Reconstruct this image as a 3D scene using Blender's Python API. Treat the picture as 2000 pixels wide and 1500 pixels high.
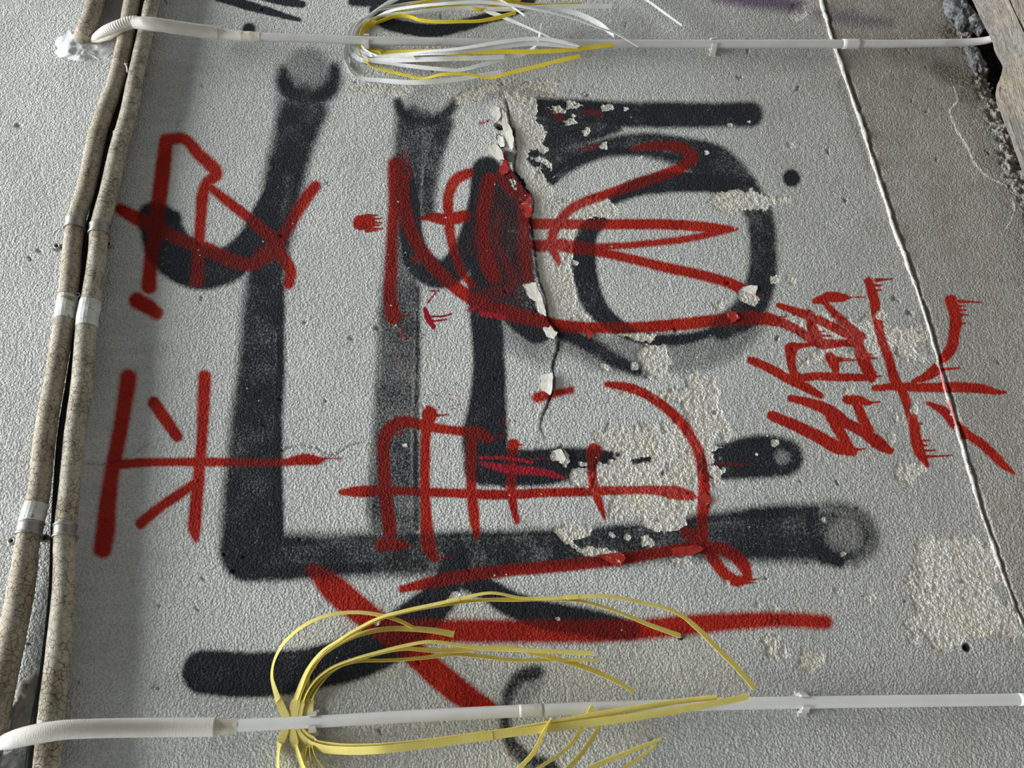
import bpy, math, random
import numpy as np
from mathutils import Matrix, Vector

# ------------------------------------------------------------------ scene clear
for o in list(bpy.data.objects):
    bpy.data.objects.remove(o, do_unlink=True)
scene = bpy.context.scene
COL = scene.collection
random.seed(7)
rng = np.random.default_rng(11)

# ------------------------------------------------------------------ camera
# The phone was held on its side: the picture's right is the ground, its top is
# the far end of the wall.  World: wall plane y = 0 facing -y, x along the wall, z up.
F = 1800.0                                   # focal length for a 2000 px wide frame
CX, CY = 1000.0, 750.0
HEIGHT = 1.30                                # height on the wall of the picture's centre
DIST = 1.95
xc = np.array([-150.0, 3750.0, -1800.0]); xc /= np.linalg.norm(xc)      # wall's x axis in the camera frame
dc = np.array([1.0, 0.0135, -0.055]); dc -= xc * dc.dot(xc); dc /= np.linalg.norm(dc)
zc = -dc                                                                # world up in the camera frame
yc = np.cross(zc, xc)
W2C = np.stack([xc, yc, zc], axis=1)         # world -> camera
C2W = W2C.T
centre = np.array([0.0, 0.0, HEIGHT])
CAM = centre + C2W @ np.array([0, 0, 1.0]) * DIST
cam_data = bpy.data.cameras.new('camera')
cam_data.sensor_fit = 'HORIZONTAL'; cam_data.sensor_width = 36.0
cam_data.lens = 36.0 * F / 2000.0
cam_data.clip_start = 0.05; cam_data.clip_end = 100
cam = bpy.data.objects.new('camera', cam_data); COL.objects.link(cam)
m4 = Matrix.Identity(4)
for i in range(3):
    for j in range(3):
        m4[i][j] = C2W[i, j]
    m4[i][3] = CAM[i]
cam.matrix_world = m4
scene.camera = cam

# ------------------------------------------------------------------ light: hazy sky and a wide soft sun
world = bpy.data.worlds.new('sky'); scene.world = world
world.use_nodes = True
bg = world.node_tree.nodes['Background']
bg.inputs[0].default_value = (0.88, 0.95, 1.0, 1)
bg.inputs[1].default_value = 0.56
sun = bpy.data.lights.new('hazy_sun', 'SUN'); sun.energy = 9.6; sun.angle = math.radians(58)
sun.color = (0.965, 0.99, 1.0)
sun_o = bpy.data.objects.new('hazy_sun', sun); COL.objects.link(sun_o)
SUN_DIR = Vector((0.05, -0.25, 1.0))         # towards the sun: high over the wall, a little in front
sun_o.rotation_euler = SUN_DIR.to_track_quat('Z', 'Y').to_euler()
sun_o.location = (0, -2, 6)
vs = scene.view_settings
vs.view_transform = 'Standard'; vs.look = 'None'; vs.gamma = 1.0; vs.use_curve_mapping = False
vs.exposure = 0.82

# ------------------------------------------------------------------ surveying helpers
def P(u, v, h=0.0):
    """point at height h in front of the wall, from its place in the 2000x1500 survey of the wall"""
    d = C2W @ np.array([(u - CX) / F, -(v - CY) / F, -1.0])
    t = (-h - CAM[1]) / d[1]
    return CAM + d * t
def depth(p):
    return -(W2C @ (np.asarray(p) - CAM))[2]
def project(x, y, z):
    d0, d1, d2 = x - CAM[0], y - CAM[1], z - CAM[2]
    c = [W2C[i, 0] * d0 + W2C[i, 1] * d1 + W2C[i, 2] * d2 for i in range(3)]
    w = np.maximum(-c[2], 0.25)
    return CX + F * c[0] / w, CY - F * c[1] / w
def catmull(pts, step):
    """resample rows of pts (first two columns are positions) by a Catmull-Rom curve"""
    p = np.asarray(pts, float)
    if len(p) == 1: return p
    if len(p) == 2:
        n = max(2, int(np.linalg.norm(p[1, :2] - p[0, :2]) / step) + 1)
        t = np.linspace(0, 1, n)[:, None]
        return p[0] * (1 - t) + p[1] * t
    q = np.vstack([2 * p[0] - p[1], p, 2 * p[-1] - p[-2]])
    out = []
    for i in range(1, len(q) - 2):
        n = max(1, int(np.linalg.norm(q[i + 1, :2] - q[i, :2]) / step))
        t = np.linspace(0, 1, n, endpoint=False)[:, None]
        # chord-limited tangents keep unevenly spaced points from overshooting
        d0 = np.linalg.norm(q[i, :2] - q[i - 1, :2]) + 1e-6
        d1 = np.linalg.norm(q[i + 1, :2] - q[i, :2]) + 1e-6
        d2 = np.linalg.norm(q[i + 2, :2] - q[i + 1, :2]) + 1e-6
        m1 = d1 * ((q[i] - q[i - 1]) / d0 * d1 + (q[i + 1] - q[i]) / d1 * d0) / (d0 + d1)
        m2 = d1 * ((q[i + 1] - q[i]) / d1 * d2 + (q[i + 2] - q[i + 1]) / d2 * d1) / (d1 + d2)
        h1 = 2 * t**3 - 3 * t**2 + 1; h2 = t**3 - 2 * t**2 + t
        h3 = -2 * t**3 + 3 * t**2; h4 = t**3 - t**2
        out.append(h1 * q[i] + h2 * m1 + h3 * q[i + 1] + h4 * m2)
    out.append(p[-1:])
    return np.vstack(out)

# ------------------------------------------------------------------ noise on arrays
TABS = {}
def vnoise(x, y, cell, seed):
    N = 512
    if seed not in TABS: TABS[seed] = np.random.default_rng(seed).random((N, N))
    tab = TABS[seed]
    fx = x / cell + 1000.37; fy = y / cell + 1000.71
    ix = np.floor(fx).astype(np.int64); iy = np.floor(fy).astype(np.int64)
    tx = fx - ix; ty = fy - iy
    tx = tx * tx * (3 - 2 * tx); ty = ty * ty * (3 - 2 * ty)
    a = tab[ix % N, iy % N]; b = tab[(ix + 1) % N, iy % N]
    c = tab[ix % N, (iy + 1) % N]; d = tab[(ix + 1) % N, (iy + 1) % N]
    return (a * (1 - tx) + b * tx) * (1 - ty) + (c * (1 - tx) + d * tx) * ty
def fbm(x, y, cell, seed, octv=3):
    s = 0; a = 0.5; t = 0
    for k in range(octv):
        s = s + a * vnoise(x, y, cell / 2**k, seed + k); t += a; a *= 0.55
    return s / t
def sstep(a, b, x):
    t = np.clip((x - a) / (b - a), 0, 1)
    return t * t * (3 - 2 * t)

# ------------------------------------------------------------------ objects
ORIGIN = {}
def tag(o, label=None, cat=None, group=None, kind=None):
    if label: o['label'] = label
    if cat: o['category'] = cat
    if group: o['group'] = group
    if kind: o['kind'] = kind
    return o
def thing(name, loc, label, cat, group=None):
    o = bpy.data.objects.new(name, None); COL.objects.link(o)
    o.location = tuple(loc); o.empty_display_size = 0.03
    ORIGIN[o] = np.array(loc, float)
    return tag(o, label, cat, group)
def mesh_obj(name, verts, faces, mat, parent=None, smooth=True, attrs=None, origin=None):
    """one mesh object; verts are world positions"""
    v = np.asarray(verts, float)
    if parent is not None: org = ORIGIN[parent]
    else: org = v.mean(axis=0) if origin is None else np.asarray(origin, float)
    me = bpy.data.meshes.new(name)
    me.from_pydata([tuple(q) for q in (v - org)], [], [tuple(f) for f in faces])
    if attrs:
        for k, a in attrs.items():
            at = me.attributes.new(k, 'FLOAT', 'POINT'); at.data.foreach_set('value', np.asarray(a, np.float32))
    if smooth: me.polygons.foreach_set('use_smooth', [True] * len(me.polygons))
    me.materials.append(mat)
    me.update()
    o = bpy.data.objects.new(name, me); COL.objects.link(o)
    if parent is not None: o.parent = parent
    else: o.location = tuple(org)
    ORIGIN[o] = org
    return o

def frames(C, up=np.array([0.0, -1.0, 0.0])):
    """tangent, side (in the wall's plane) and outward vector for each point of a curve"""
    T = np.gradient(C, axis=0); T /= np.linalg.norm(T, axis=1)[:, None] + 1e-12
    S = np.cross(up, T); ln = np.linalg.norm(S, axis=1)
    for i in range(len(S)):
        if ln[i] < 0.05: S[i] = S[i - 1] if i else np.array([1.0, 0, 0])
    S /= np.linalg.norm(S, axis=1)[:, None] + 1e-12
    N = np.cross(T, S)
    return T, S, N
def tube(C, R, seg=20, caps=True, lump=0.0, seed=0):
    """swept round tube: verts, faces, along (m), around (0..1)"""
    C = np.asarray(C, float); R = np.asarray(R, float) * np.ones(len(C))
    T, S, N = frames(C)
    a = np.linspace(0, 2 * math.pi, seg, endpoint=False)
    L = np.concatenate([[0], np.cumsum(np.linalg.norm(np.diff(C, axis=0), axis=1))])
    V = []; al = []; ar = []
    for i in range(len(C)):
        rr = R[i]
        if lump: rr = R[i] * (1 + lump * (vnoise(np.cos(a) * 0.02 + L[i], np.sin(a) * 0.02 + L[i] * 0.3, 0.012, seed) - 0.5))
        V.append(C[i] + (np.cos(a) * rr)[:, None] * N[i] + (np.sin(a) * rr)[:, None] * S[i])
        al += [L[i]] * seg; ar += list(a / (2 * math.pi))
    V = np.vstack(V); Fc = []
    n = len(C)
    for i in range(n - 1):
        for k in range(seg):
            k2 = (k + 1) % seg
            Fc.append((i * seg + k, i * seg + k2, (i + 1) * seg + k2, (i + 1) * seg + k))
    if caps:
        Fc.append(tuple(range(seg - 1, -1, -1))); Fc.append(tuple((n - 1) * seg + k for k in range(seg)))
    return V, Fc, al, ar
def path3(rows, step=8.0):
    """rows (u, v, r_px, h) -> 3d centre line and radii in metres"""
    q = catmull(rows, step)
    C = np.array([P(a[0], a[1], a[3]) for a in q])
    R = np.array([q[i, 2] * depth(C[i]) / F for i in range(len(q))])
    return C, R
def join(parts):
    V = []; Fc = []; n = 0
    for v, f in parts:
        V.append(np.asarray(v)); Fc += [tuple(i + n for i in q) for q in f]; n += len(v)
    return np.vstack(V), Fc
def block(c, ax, half):
    """box from its centre, three axes and half sizes"""
    V = []
    for sx in (-1, 1):
        for sy in (-1, 1):
            for sz in (-1, 1):
                V.append(c + ax[0] * half[0] * sx + ax[1] * half[1] * sy + ax[2] * half[2] * sz)
    return np.array(V), [(0, 1, 3, 2), (4, 6, 7, 5), (0, 4, 5, 1), (2, 3, 7, 6), (0, 2, 6, 4), (1, 5, 7, 3)]

# ------------------------------------------------------------------ materials
_w = P(2000, 322, 0.085) - P(1907, 0, 0.085)
WOOD_TILT = math.atan2(_w[2], _w[0])       # slope of the boards along the wall's foot
class NT:
    def __init__(s, name):
        s.m = bpy.data.materials.new(name); s.m.use_nodes = True
        s.t = s.m.node_tree; s.b = s.t.nodes['Principled BSDF']
    def n(s, kind, **kw):
        x = s.t.nodes.new(kind)
        for k, v in kw.items(): setattr(x, k, v)
        return x
    def l(s, a, b): s.t.links.new(a, b)
    def coord(s):
        return s.n('ShaderNodeTexCoord').outputs['Object']
    def noise(s, vec, scale, detail=3, rough=0.55, dist=0.0):
        x = s.n('ShaderNodeTexNoise'); x.inputs['Scale'].default_value = scale
        x.inputs['Detail'].default_value = detail; x.inputs['Roughness'].default_value = rough
        x.inputs['Distortion'].default_value = dist
        s.l(vec, x.inputs['Vector']); return x.outputs['Fac']
    def mapr(s, v, a, b, c=0.0, d=1.0):
        x = s.n('ShaderNodeMapRange'); x.inputs[1].default_value = a; x.inputs[2].default_value = b
        x.inputs[3].default_value = c; x.inputs[4].default_value = d
        s.l(v, x.inputs[0]); return x.outputs[0]
    def math(s, op, a, b=None, clamp=False):
        x = s.n('ShaderNodeMath', operation=op, use_clamp=clamp)
        for i, q in enumerate((a, b)):
            if q is None: continue
            if isinstance(q, (int, float)): x.inputs[i].default_value = q
            else: s.l(q, x.inputs[i])
        return x.outputs[0]
    def mix(s, f, a, b, mode='MIX'):
        x = s.n('ShaderNodeMix', data_type='RGBA', blend_type=mode)
        for sock, q in ((x.inputs[0], f), (x.inputs[6], a), (x.inputs[7], b)):
            if isinstance(q, (int, float)): sock.default_value = q
            elif isinstance(q, tuple): sock.default_value = (*q, 1)
            else: s.l(q, sock)
        return x.outputs[2]
    def attr(s, name):
        return s.n('ShaderNodeAttribute', attribute_name=name)
    def bump(s, h, dist, strength=1.0, prev=None):
        x = s.n('ShaderNodeBump'); x.inputs['Strength'].default_value = strength
        x.inputs['Distance'].default_value = dist
        s.l(h, x.inputs['Height'])
        if prev is not None: s.l(prev, x.inputs['Normal'])
        return x.outputs['Normal']
    def done(s, col, rough=0.8, normal=None, metal=0.0, spec=0.3):
        if isinstance(col, tuple): s.b.inputs['Base Color'].default_value = (*col, 1)
        else: s.l(col, s.b.inputs['Base Color'])
        if isinstance(rough, (int, float)): s.b.inputs['Roughness'].default_value = rough
        else: s.l(rough, s.b.inputs['Roughness'])
        s.b.inputs['Metallic'].default_value = metal
        s.b.inputs['Specular IOR Level'].default_value = spec
        if normal is not None: s.l(normal, s.b.inputs['Normal'])
        return s.m

def mat_wall():
    t = NT('stucco_wall'); c = t.coord()
    A = t.n('ShaderNodeSeparateColor'); t.l(t.attr('paint').outputs['Color'], A.inputs[0])
    B = t.n('ShaderNodeSeparateColor'); t.l(t.attr('wear_shade').outputs['Color'], B.inputs[0])
    D = t.n('ShaderNodeSeparateColor'); t.l(t.attr('ground').outputs['Color'], D.inputs[0])
    black, red, peel = A.outputs; grime_shade, moss, purple = B.outputs; dark, crimson, pale = D.outputs
    n1 = t.noise(c, 205, 2, 0.55)                 # 5 mm grain
    n2 = t.noise(c, 430, 2, 0.6)                 # fine grain
    gv = t.n('ShaderNodeTexVoronoi', feature='F1'); gv.inputs['Scale'].default_value = 210
    t.l(c, gv.inputs['Vector'])
    grain = t.mapr(gv.outputs['Distance'], 0.1, 0.75, 1.0, 0.0)      # rounded grains of the render coat
    n3 = t.noise(c, 14, 4, 0.6)                  # blotches
    n4 = t.noise(c, 55, 2, 0.6)
    def dither(m, amp=0.30, lo=0.12, hi=0.88):
        k = t.math('MULTIPLY', t.math('SUBTRACT', n1, 0.5), amp * 2.2)
        k2 = t.math('MULTIPLY', t.math('SUBTRACT', n2, 0.5), amp * 1.2)
        return t.mapr(t.math('ADD', m, t.math('ADD', k, k2)), lo, hi)
    # wall paint, darker in the pits of its grain
    pit = t.math('MAXIMUM', t.mapr(n1, 0.28, 0.46, 1.0, 0.0), t.mapr(grain, 0.05, 0.40, 0.8, 0.0))
    base = t.mix(t.mapr(n3, 0.35, 0.7), (0.66, 0.68, 0.67), (0.74, 0.75, 0.73))
    g = t.math('MULTIPLY', grime_shade, t.mapr(n3, 0.2, 0.75, 0.75, 1.15), clamp=True)
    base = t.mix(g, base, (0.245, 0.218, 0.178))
    base = t.mix(t.math('MULTIPLY', pit, 0.40), base, (0.20, 0.19, 0.17))
    base = t.mix(t.math('MULTIPLY', t.mapr(n2, 0.55, 0.72), 0.35), base, (0.80, 0.80, 0.77))
    base = t.mix(t.math('MULTIPLY', t.mapr(n4, 0.70, 0.80), 0.30), base, (0.24, 0.21, 0.17))
    # black spray with specks where it missed
    speck = t.mapr(t.math('ADD', t.math('MULTIPLY', n2, 0.6), t.math('MULTIPLY', n1, 0.4)), 0.60, 0.74)
    bk = t.math('MULTIPLY', dither(black, 0.30, 0.12, 0.80), t.math('SUBTRACT', 1.0, t.math('MULTIPLY', speck, 0.30)))
    col = t.mix(bk, base, t.mix(n1, (0.010, 0.0115, 0.015), (0.024, 0.026, 0.033)))
    # bare plaster where the paint has peeled
    pl = t.mix(t.mapr(n3, 0.42, 0.60), (0.73, 0.72, 0.68), (0.72, 0.69, 0.59))
    pl = t.mix(t.math('MULTIPLY', pit, 0.45), pl, (0.32, 0.29, 0.24))
    pe = t.mapr(t.math('ADD', peel, t.math('MULTIPLY', t.math('SUBTRACT', n1, 0.5), 0.5)), 0.35, 0.65)
    col = t.mix(pe, col, pl)
    # purple and red spray
    col = t.mix(t.math('MULTIPLY', dither(purple), 0.8), col, (0.075, 0.035, 0.105))
    rd = t.mix(t.mapr(n3, 0.35, 0.65), (0.33, 0.0105, 0.006), (0.44, 0.024, 0.010))
    rd = t.mix(t.math('MULTIPLY', pe, 0.55), rd, (0.50, 0.070, 0.060))
    rd = t.mix(t.math('MULTIPLY', bk, 0.72), rd, (0.065, 0.006, 0.007))      # thin red over black
    rf = dither(red, 0.20, 0.10, 0.88)
    col = t.mix(rf, col, rd)
    col = t.mix(t.math('MULTIPLY', dither(crimson, 0.6, 0.3, 0.7), t.mapr(crimson, 0.02, 0.2)), col, (0.34, 0.012, 0.026))
    # chalky white, moss, dark of holes, gaps and the painted groove shade
    col = t.mix(t.mapr(t.math('ADD', pale, t.math('MULTIPLY', t.math('SUBTRACT', n2, 0.5), 0.4)), 0.3, 0.7), col, (0.76, 0.75, 0.71))
    mo = t.math('MULTIPLY', moss, t.mapr(n1, 0.3, 0.6))
    col = t.mix(mo, col, (0.055, 0.060, 0.022))
    col = t.mix(dark, col, (0.014, 0.012, 0.010))
    hgt = t.math('ADD', t.math('MULTIPLY', n1, 0.45), t.math('ADD', t.math('MULTIPLY', grain, 0.32), t.math('MULTIPLY', n2, 0.40)))
    nor = t.bump(hgt, 0.0078, 1.0)
    ro = t.mapr(t.math('MAXIMUM', bk, rf), 0, 1, 0.95, 0.72)
    return t.done(col, ro, nor, spec=0.12)

def mat_pipe(name, tint, moss=0.5):
    t = NT(name); c = t.coord()
    n3 = t.noise(c, 16, 4, 0.6); n1 = t.noise(c, 120, 3); n2 = t.noise(c, 40, 4, 0.65)
    w = t.n('ShaderNodeTexVoronoi', feature='DISTANCE_TO_EDGE'); w.inputs['Scale'].default_value = 85
    dv = t.n('ShaderNodeVectorMath', operation='MULTIPLY_ADD')
    nz = t.n('ShaderNodeTexNoise'); nz.inputs['Scale'].default_value = 90; t.l(c, nz.inputs['Vector'])
    dv.inputs[1].default_value = (0.012, 0.012, 0.012); t.l(nz.outputs['Color'], dv.inputs[0]); t.l(c, dv.inputs[2])
    t.l(dv.outputs[0], w.inputs['Vector'])
    w2 = t.n('ShaderNodeTexVoronoi', feature='DISTANCE_TO_EDGE'); w2.inputs['Scale'].default_value = 30
    t.l(dv.outputs[0], w2.inputs['Vector'])
    zone = t.mapr(n3, 0.36, 0.58)
    crack = t.math('MULTIPLY', t.mapr(w.outputs[0], 0.0, 0.060, 1, 0), t.mapr(zone, 0, 1, 0.4, 1.0))
    crack2 = t.math('MULTIPLY', t.mapr(w2.outputs[0], 0.0, 0.022, 1, 0), t.mapr(n2, 0.48, 0.56, 0, 0.9))
    crack = t.math('MAXIMUM', crack, crack2)
    col = t.mix(t.mapr(n2, 0.3, 0.7), tint, tuple(q * 0.74 for q in tint))
    col = t.mix(t.math('MULTIPLY', t.mapr(n3, 0.5, 0.72), 0.75), col, (0.21, 0.155, 0.090))
    col = t.mix(t.math('MULTIPLY', t.mapr(t.noise(c, 9, 3, 0.5), 0.62, 0.70), moss), col, (0.10, 0.095, 0.04))
    col = t.mix(t.math('MULTIPLY', crack, 0.95), col, (0.04, 0.03, 0.022))
    hgt = t.math('SUBTRACT', t.math('MULTIPLY', n1, 0.35), crack)
    return t.done(col, 0.72, t.bump(hgt, 0.0016, 0.7), spec=0.3)

def mat_simple(name, c1, c2, scale, rough=0.6, bump=0.0, bscale=200, stain=None, sthr=(0.6, 0.72), spec=0.35, metal=0.0, stain_amt=0.8):
    t = NT(name); c = t.coord()
    n = t.noise(c, scale, 4, 0.6)
    col = t.mix(t.mapr(n, 0.33, 0.67), c1, c2)
    if stain is not None:
        col = t.mix(t.math('MULTIPLY', t.mapr(t.noise(c, scale * 1.9, 5, 0.65, 0.4), *sthr), stain_amt), col, stain)
    nor = t.bump(t.noise(c, bscale, 3, 0.6), bump, 0.7) if bump else None
    return t.done(col, rough, nor, metal, spec)

def mat_strap(name, c1, c2, ribs=True, trans=0.25):
    t = NT(name); c = t.coord()
    al = t.attr('along').outputs['Fac']; ac = t.attr('across').outputs['Fac']
    wv = t.math('SINE', t.math('MULTIPLY', al, 2 * math.pi / 0.0022))
    wx = t.math('SINE', t.math('MULTIPLY', ac, 2 * math.pi * 6))
    col = t.mix(t.mapr(t.noise(c, 30, 2), 0.35, 0.65), c1, c2)
    if ribs: col = t.mix(t.mapr(t.math('ADD', wv, t.math('MULTIPLY', wx, 0.4)), -1.2, 1.2, 0.0, 0.22), col, tuple(q * 0.6 for q in c1))
    m = t.done(col, 0.42, t.bump(t.math('ADD', wv, wx), 0.00025, 0.5 if ribs else 0.15), spec=0.45)
    # thin plastic lets some light through
    tr = t.n('ShaderNodeBsdfTranslucent'); t.l(col, tr.inputs['Color'])
    mx = t.n('ShaderNodeMixShader'); mx.inputs[0].default_value = trans
    out = [n for n in t.t.nodes if n.type == 'OUTPUT_MATERIAL'][0]
    t.l(t.b.outputs[0], mx.inputs[1]); t.l(tr.outputs[0], mx.inputs[2]); t.l(mx.outputs[0], out.inputs['Surface'])
    return m

def mat_wood(name, c1, c2, c3):
    t = NT(name); tc = t.coord()
    mp = t.n('ShaderNodeMapping'); mp.inputs['Scale'].default_value = (1.0, 14.0, 14.0)
    rt = t.n('ShaderNodeMapping'); rt.inputs['Rotation'].default_value = (0, WOOD_TILT, 0); t.l(tc, rt.inputs['Vector']); t.l(rt.outputs[0], mp.inputs['Vector'])
    n = t.noise(mp.outputs[0], 9, 6, 0.7, 0.6); n2 = t.noise(mp.outputs[0], 40, 3, 0.6); n3 = t.noise(tc, 7, 3)
    col = t.mix(t.mapr(n, 0.32, 0.66), c1, c2)
    col = t.mix(t.mapr(n3, 0.42, 0.68), col, c3)
    col = t.mix(t.math('MULTIPLY', t.mapr(n2, 0.52, 0.66), 0.85), col, (0.075, 0.062, 0.05))
    return t.done(col, 0.85, t.bump(t.math('ADD', n, t.math('MULTIPLY', n2, -0.8)), 0.009, 1.0), spec=0.15)

# ================================================================== THE WALL
# Spray strokes, peeled patches and cracks, surveyed on the wall: (u, v, radius[, density])
BLACK = [
 # (points, softness, density)
 ([(594,214,46),(584,240,45),(567,300,42),(552,370,39),(535,450,38),(520,540,38),(510,640,40),(506,720,42),(498,820,48),(493,900,52),(489,990,57),(488,1080,56)],17,.88),
 ([(495,1085,50),(600,1085,45),(750,1082,45),(900,1080,42),(1000,1075,40),(1120,1070,38),(1230,1062,38),(1330,1055,40),(1420,1052,44),(1520,1046,52),(1600,1046,54),(1655,1050,52)],19,.84),
 ([(545,190,12),(552,300,8),(535,420,8)],10,.3),
 ([(547,560,9),(546,700,10),(541,850,11),(542,1000,12),(545,1060,12)],9,.97),
 ([(545,1060,18),(600,1060,12),(720,1050,10),(850,1048,10),(980,1045,10),(1100,1042,9),(1300,1025,10),(1420,1012,14),(1540,1002,17),(1590,998,15)],14,.92),
 ([(444,1050,12),(444,1080,16),(464,1110,20),(520,1118,18),(620,1112,16),(720,1108,16)],12,.95),
 ([(552,138,11),(553,158,16),(566,182,18),(600,192,18),(638,180,18),(653,156,14),(654,132,10)],14,.92),
 ([(602,136,44)],20,.50),
 ([(1580,1010,14),(1592,1050,18),(1605,1080,20),(1640,1096,14)],10,.93),
 ([(1610,992,14),(1660,1000,15),(1697,1030,16),(1700,1065,16),(1668,1094,14)],17,.72),
 # hook at the left
 ([(312,440,40),(335,490,46),(385,522,44),(440,520,36),(485,482,30),(515,430,28),(540,375,24)],9,.97),
 ([(300,425,30),(335,432,22)],9,.97),
 # second upright, thin grey, with its hook
 ([(802,238,30),(800,290,32),(796,380,30)],14,.82),
 ([(822,262,48),(814,285,44),(800,320,36),(792,420,30),(786,520,36),(780,600,40),(775,700,40),(770,800,42),(768,900,42),(765,1000,46),(768,1060,48)],15,.74),
 ([(777,200,9),(786,222,13),(825,238,15),(868,226,13),(886,204,10)],10,.9),
 ([(830,200,36)],16,.30),
 ([(815,560,6),(815,700,7),(812,820,7),(812,940,8),(812,1030,10)],8,.85),
 ([(742,600,5),(738,760,7),(728,900,8),(722,1000,9)],8,.6),
 ([(868,240,20),(852,285,20),(840,340,18),(834,410,16)],12,.82),
 ([(795,330,14),(800,400,22),(803,460,24),(826,520,30),(866,534,28),(905,500,28),(930,445,28),(945,380,28),(948,335,26)],7,.97),
 # third upright with a foot to the right
 ([(950,335,30),(955,400,36),(955,500,38),(948,580,34),(952,650,31),(955,720,32),(952,800,38),(947,860,45),(950,905,42)],8,.95),
 ([(1000,370,36),(1005,440,34),(1000,520,44),(1010,590,44),(1050,640,30)],8,.92),
 ([(990,640,40),(1030,660,40),(1060,690,30)],22,.45),
 ([(945,908,40),(1000,912,36),(1060,912,36),(1110,905,32),(1160,898,22),(1205,898,16)],8,.96),
 ([(1240,900,8),(1270,896,7),(1262,910,5)],5,.9),([(1295,925,5),(1310,938,4)],5,.85),
 ([(1400,905,34),(1450,896,40),(1500,892,42),(1530,894,38)],10,.95),
 # bar at the top right
 ([(1052,212,20),(1120,218,24),(1200,224,25),(1300,226,25),(1400,226,24),(1465,224,25)],9,.93),
 ([(1060,262,40),(1130,256,32),(1200,242,20)],11,.85),
 ([(1075,300,34),(1130,285,26)],11,.8),([(1040,305,14),(1080,350,12)],5,.9),
 # ring
 ([(1078,338,20),(1120,312,20),(1180,290,20),(1250,284,24),(1330,298,30),(1400,325,38),(1450,368,30),(1482,420,27),(1490,490,27),(1485,555,30),(1462,605,30),(1410,640,24)],9,.84),
 ([(1072,345,10),(1120,312,9),(1180,296,9),(1240,296,8),(1300,304,9),(1350,318,9)],7,.95),
 ([(1465,355,12),(1488,420,9),(1500,500,9)],8,.9),
 ([(1195,392,10),(1230,372,16),(1300,358,20),(1370,356,20),(1440,365,18)],7,.92),
 ([(1168,428,18),(1148,455,20),(1140,510,24),(1148,560,24),(1165,600,22),(1195,628,16),(1230,650,13),(1290,664,11),(1345,660,9),(1400,645,9)],7,.95),
 ([(1095,650,10),(1150,672,14),(1195,700,14),(1245,725,10)],9,.88),
 ([(1110,660,30),(1180,690,35),(1260,690,40),(1340,690,40),(1410,670,40),(1460,635,34)],20,.5),
 ([(1546,348,17)],6,.97),
 # low sweep
 ([(400,1313,44),(480,1318,44),(560,1314,44),(640,1300,42),(700,1282,44),(752,1256,44),(805,1215,40),(850,1175,36),(878,1130,30),(890,1095,30)],9,.98),
 ([(890,1120,26),(950,1150,22),(1000,1180,26),(1060,1200,28),(1130,1212,27),(1200,1225,24),(1232,1232,18)],9,.94),
 ([(880,1090,40),(960,1100,30)],14,.85),
 ([(1050,1312,14),(1015,1322,13),(995,1350,12),(988,1385,11),(990,1430,12),(1005,1462,15),(1035,1485,17),(1075,1500,18)],11,.78),
 ([(1040,1330,26),(1020,1360,18)],20,.4),
 ([(425,-8,10),(500,14,9),(585,38,4)],3,.97),([(500,-14,10),(560,2,9),(590,8,7)],3,.97),([(486,57,13)],5,.97),
 ([(733,20,12),(748,40,13),(790,54,13),(850,60,13),(900,51,12),(945,38,11),(990,24,12),(1030,5,12),(1040,-15,12)],5,.97),
 ([(690,2,10),(760,2,11),(820,-6,10)],6,.97),
]
FADE = [  # caps where the can was held further off: paler spray inside
 ([(1650,1044,34)],16,.36), ([(1527,893,14)],10,.42),
]
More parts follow.
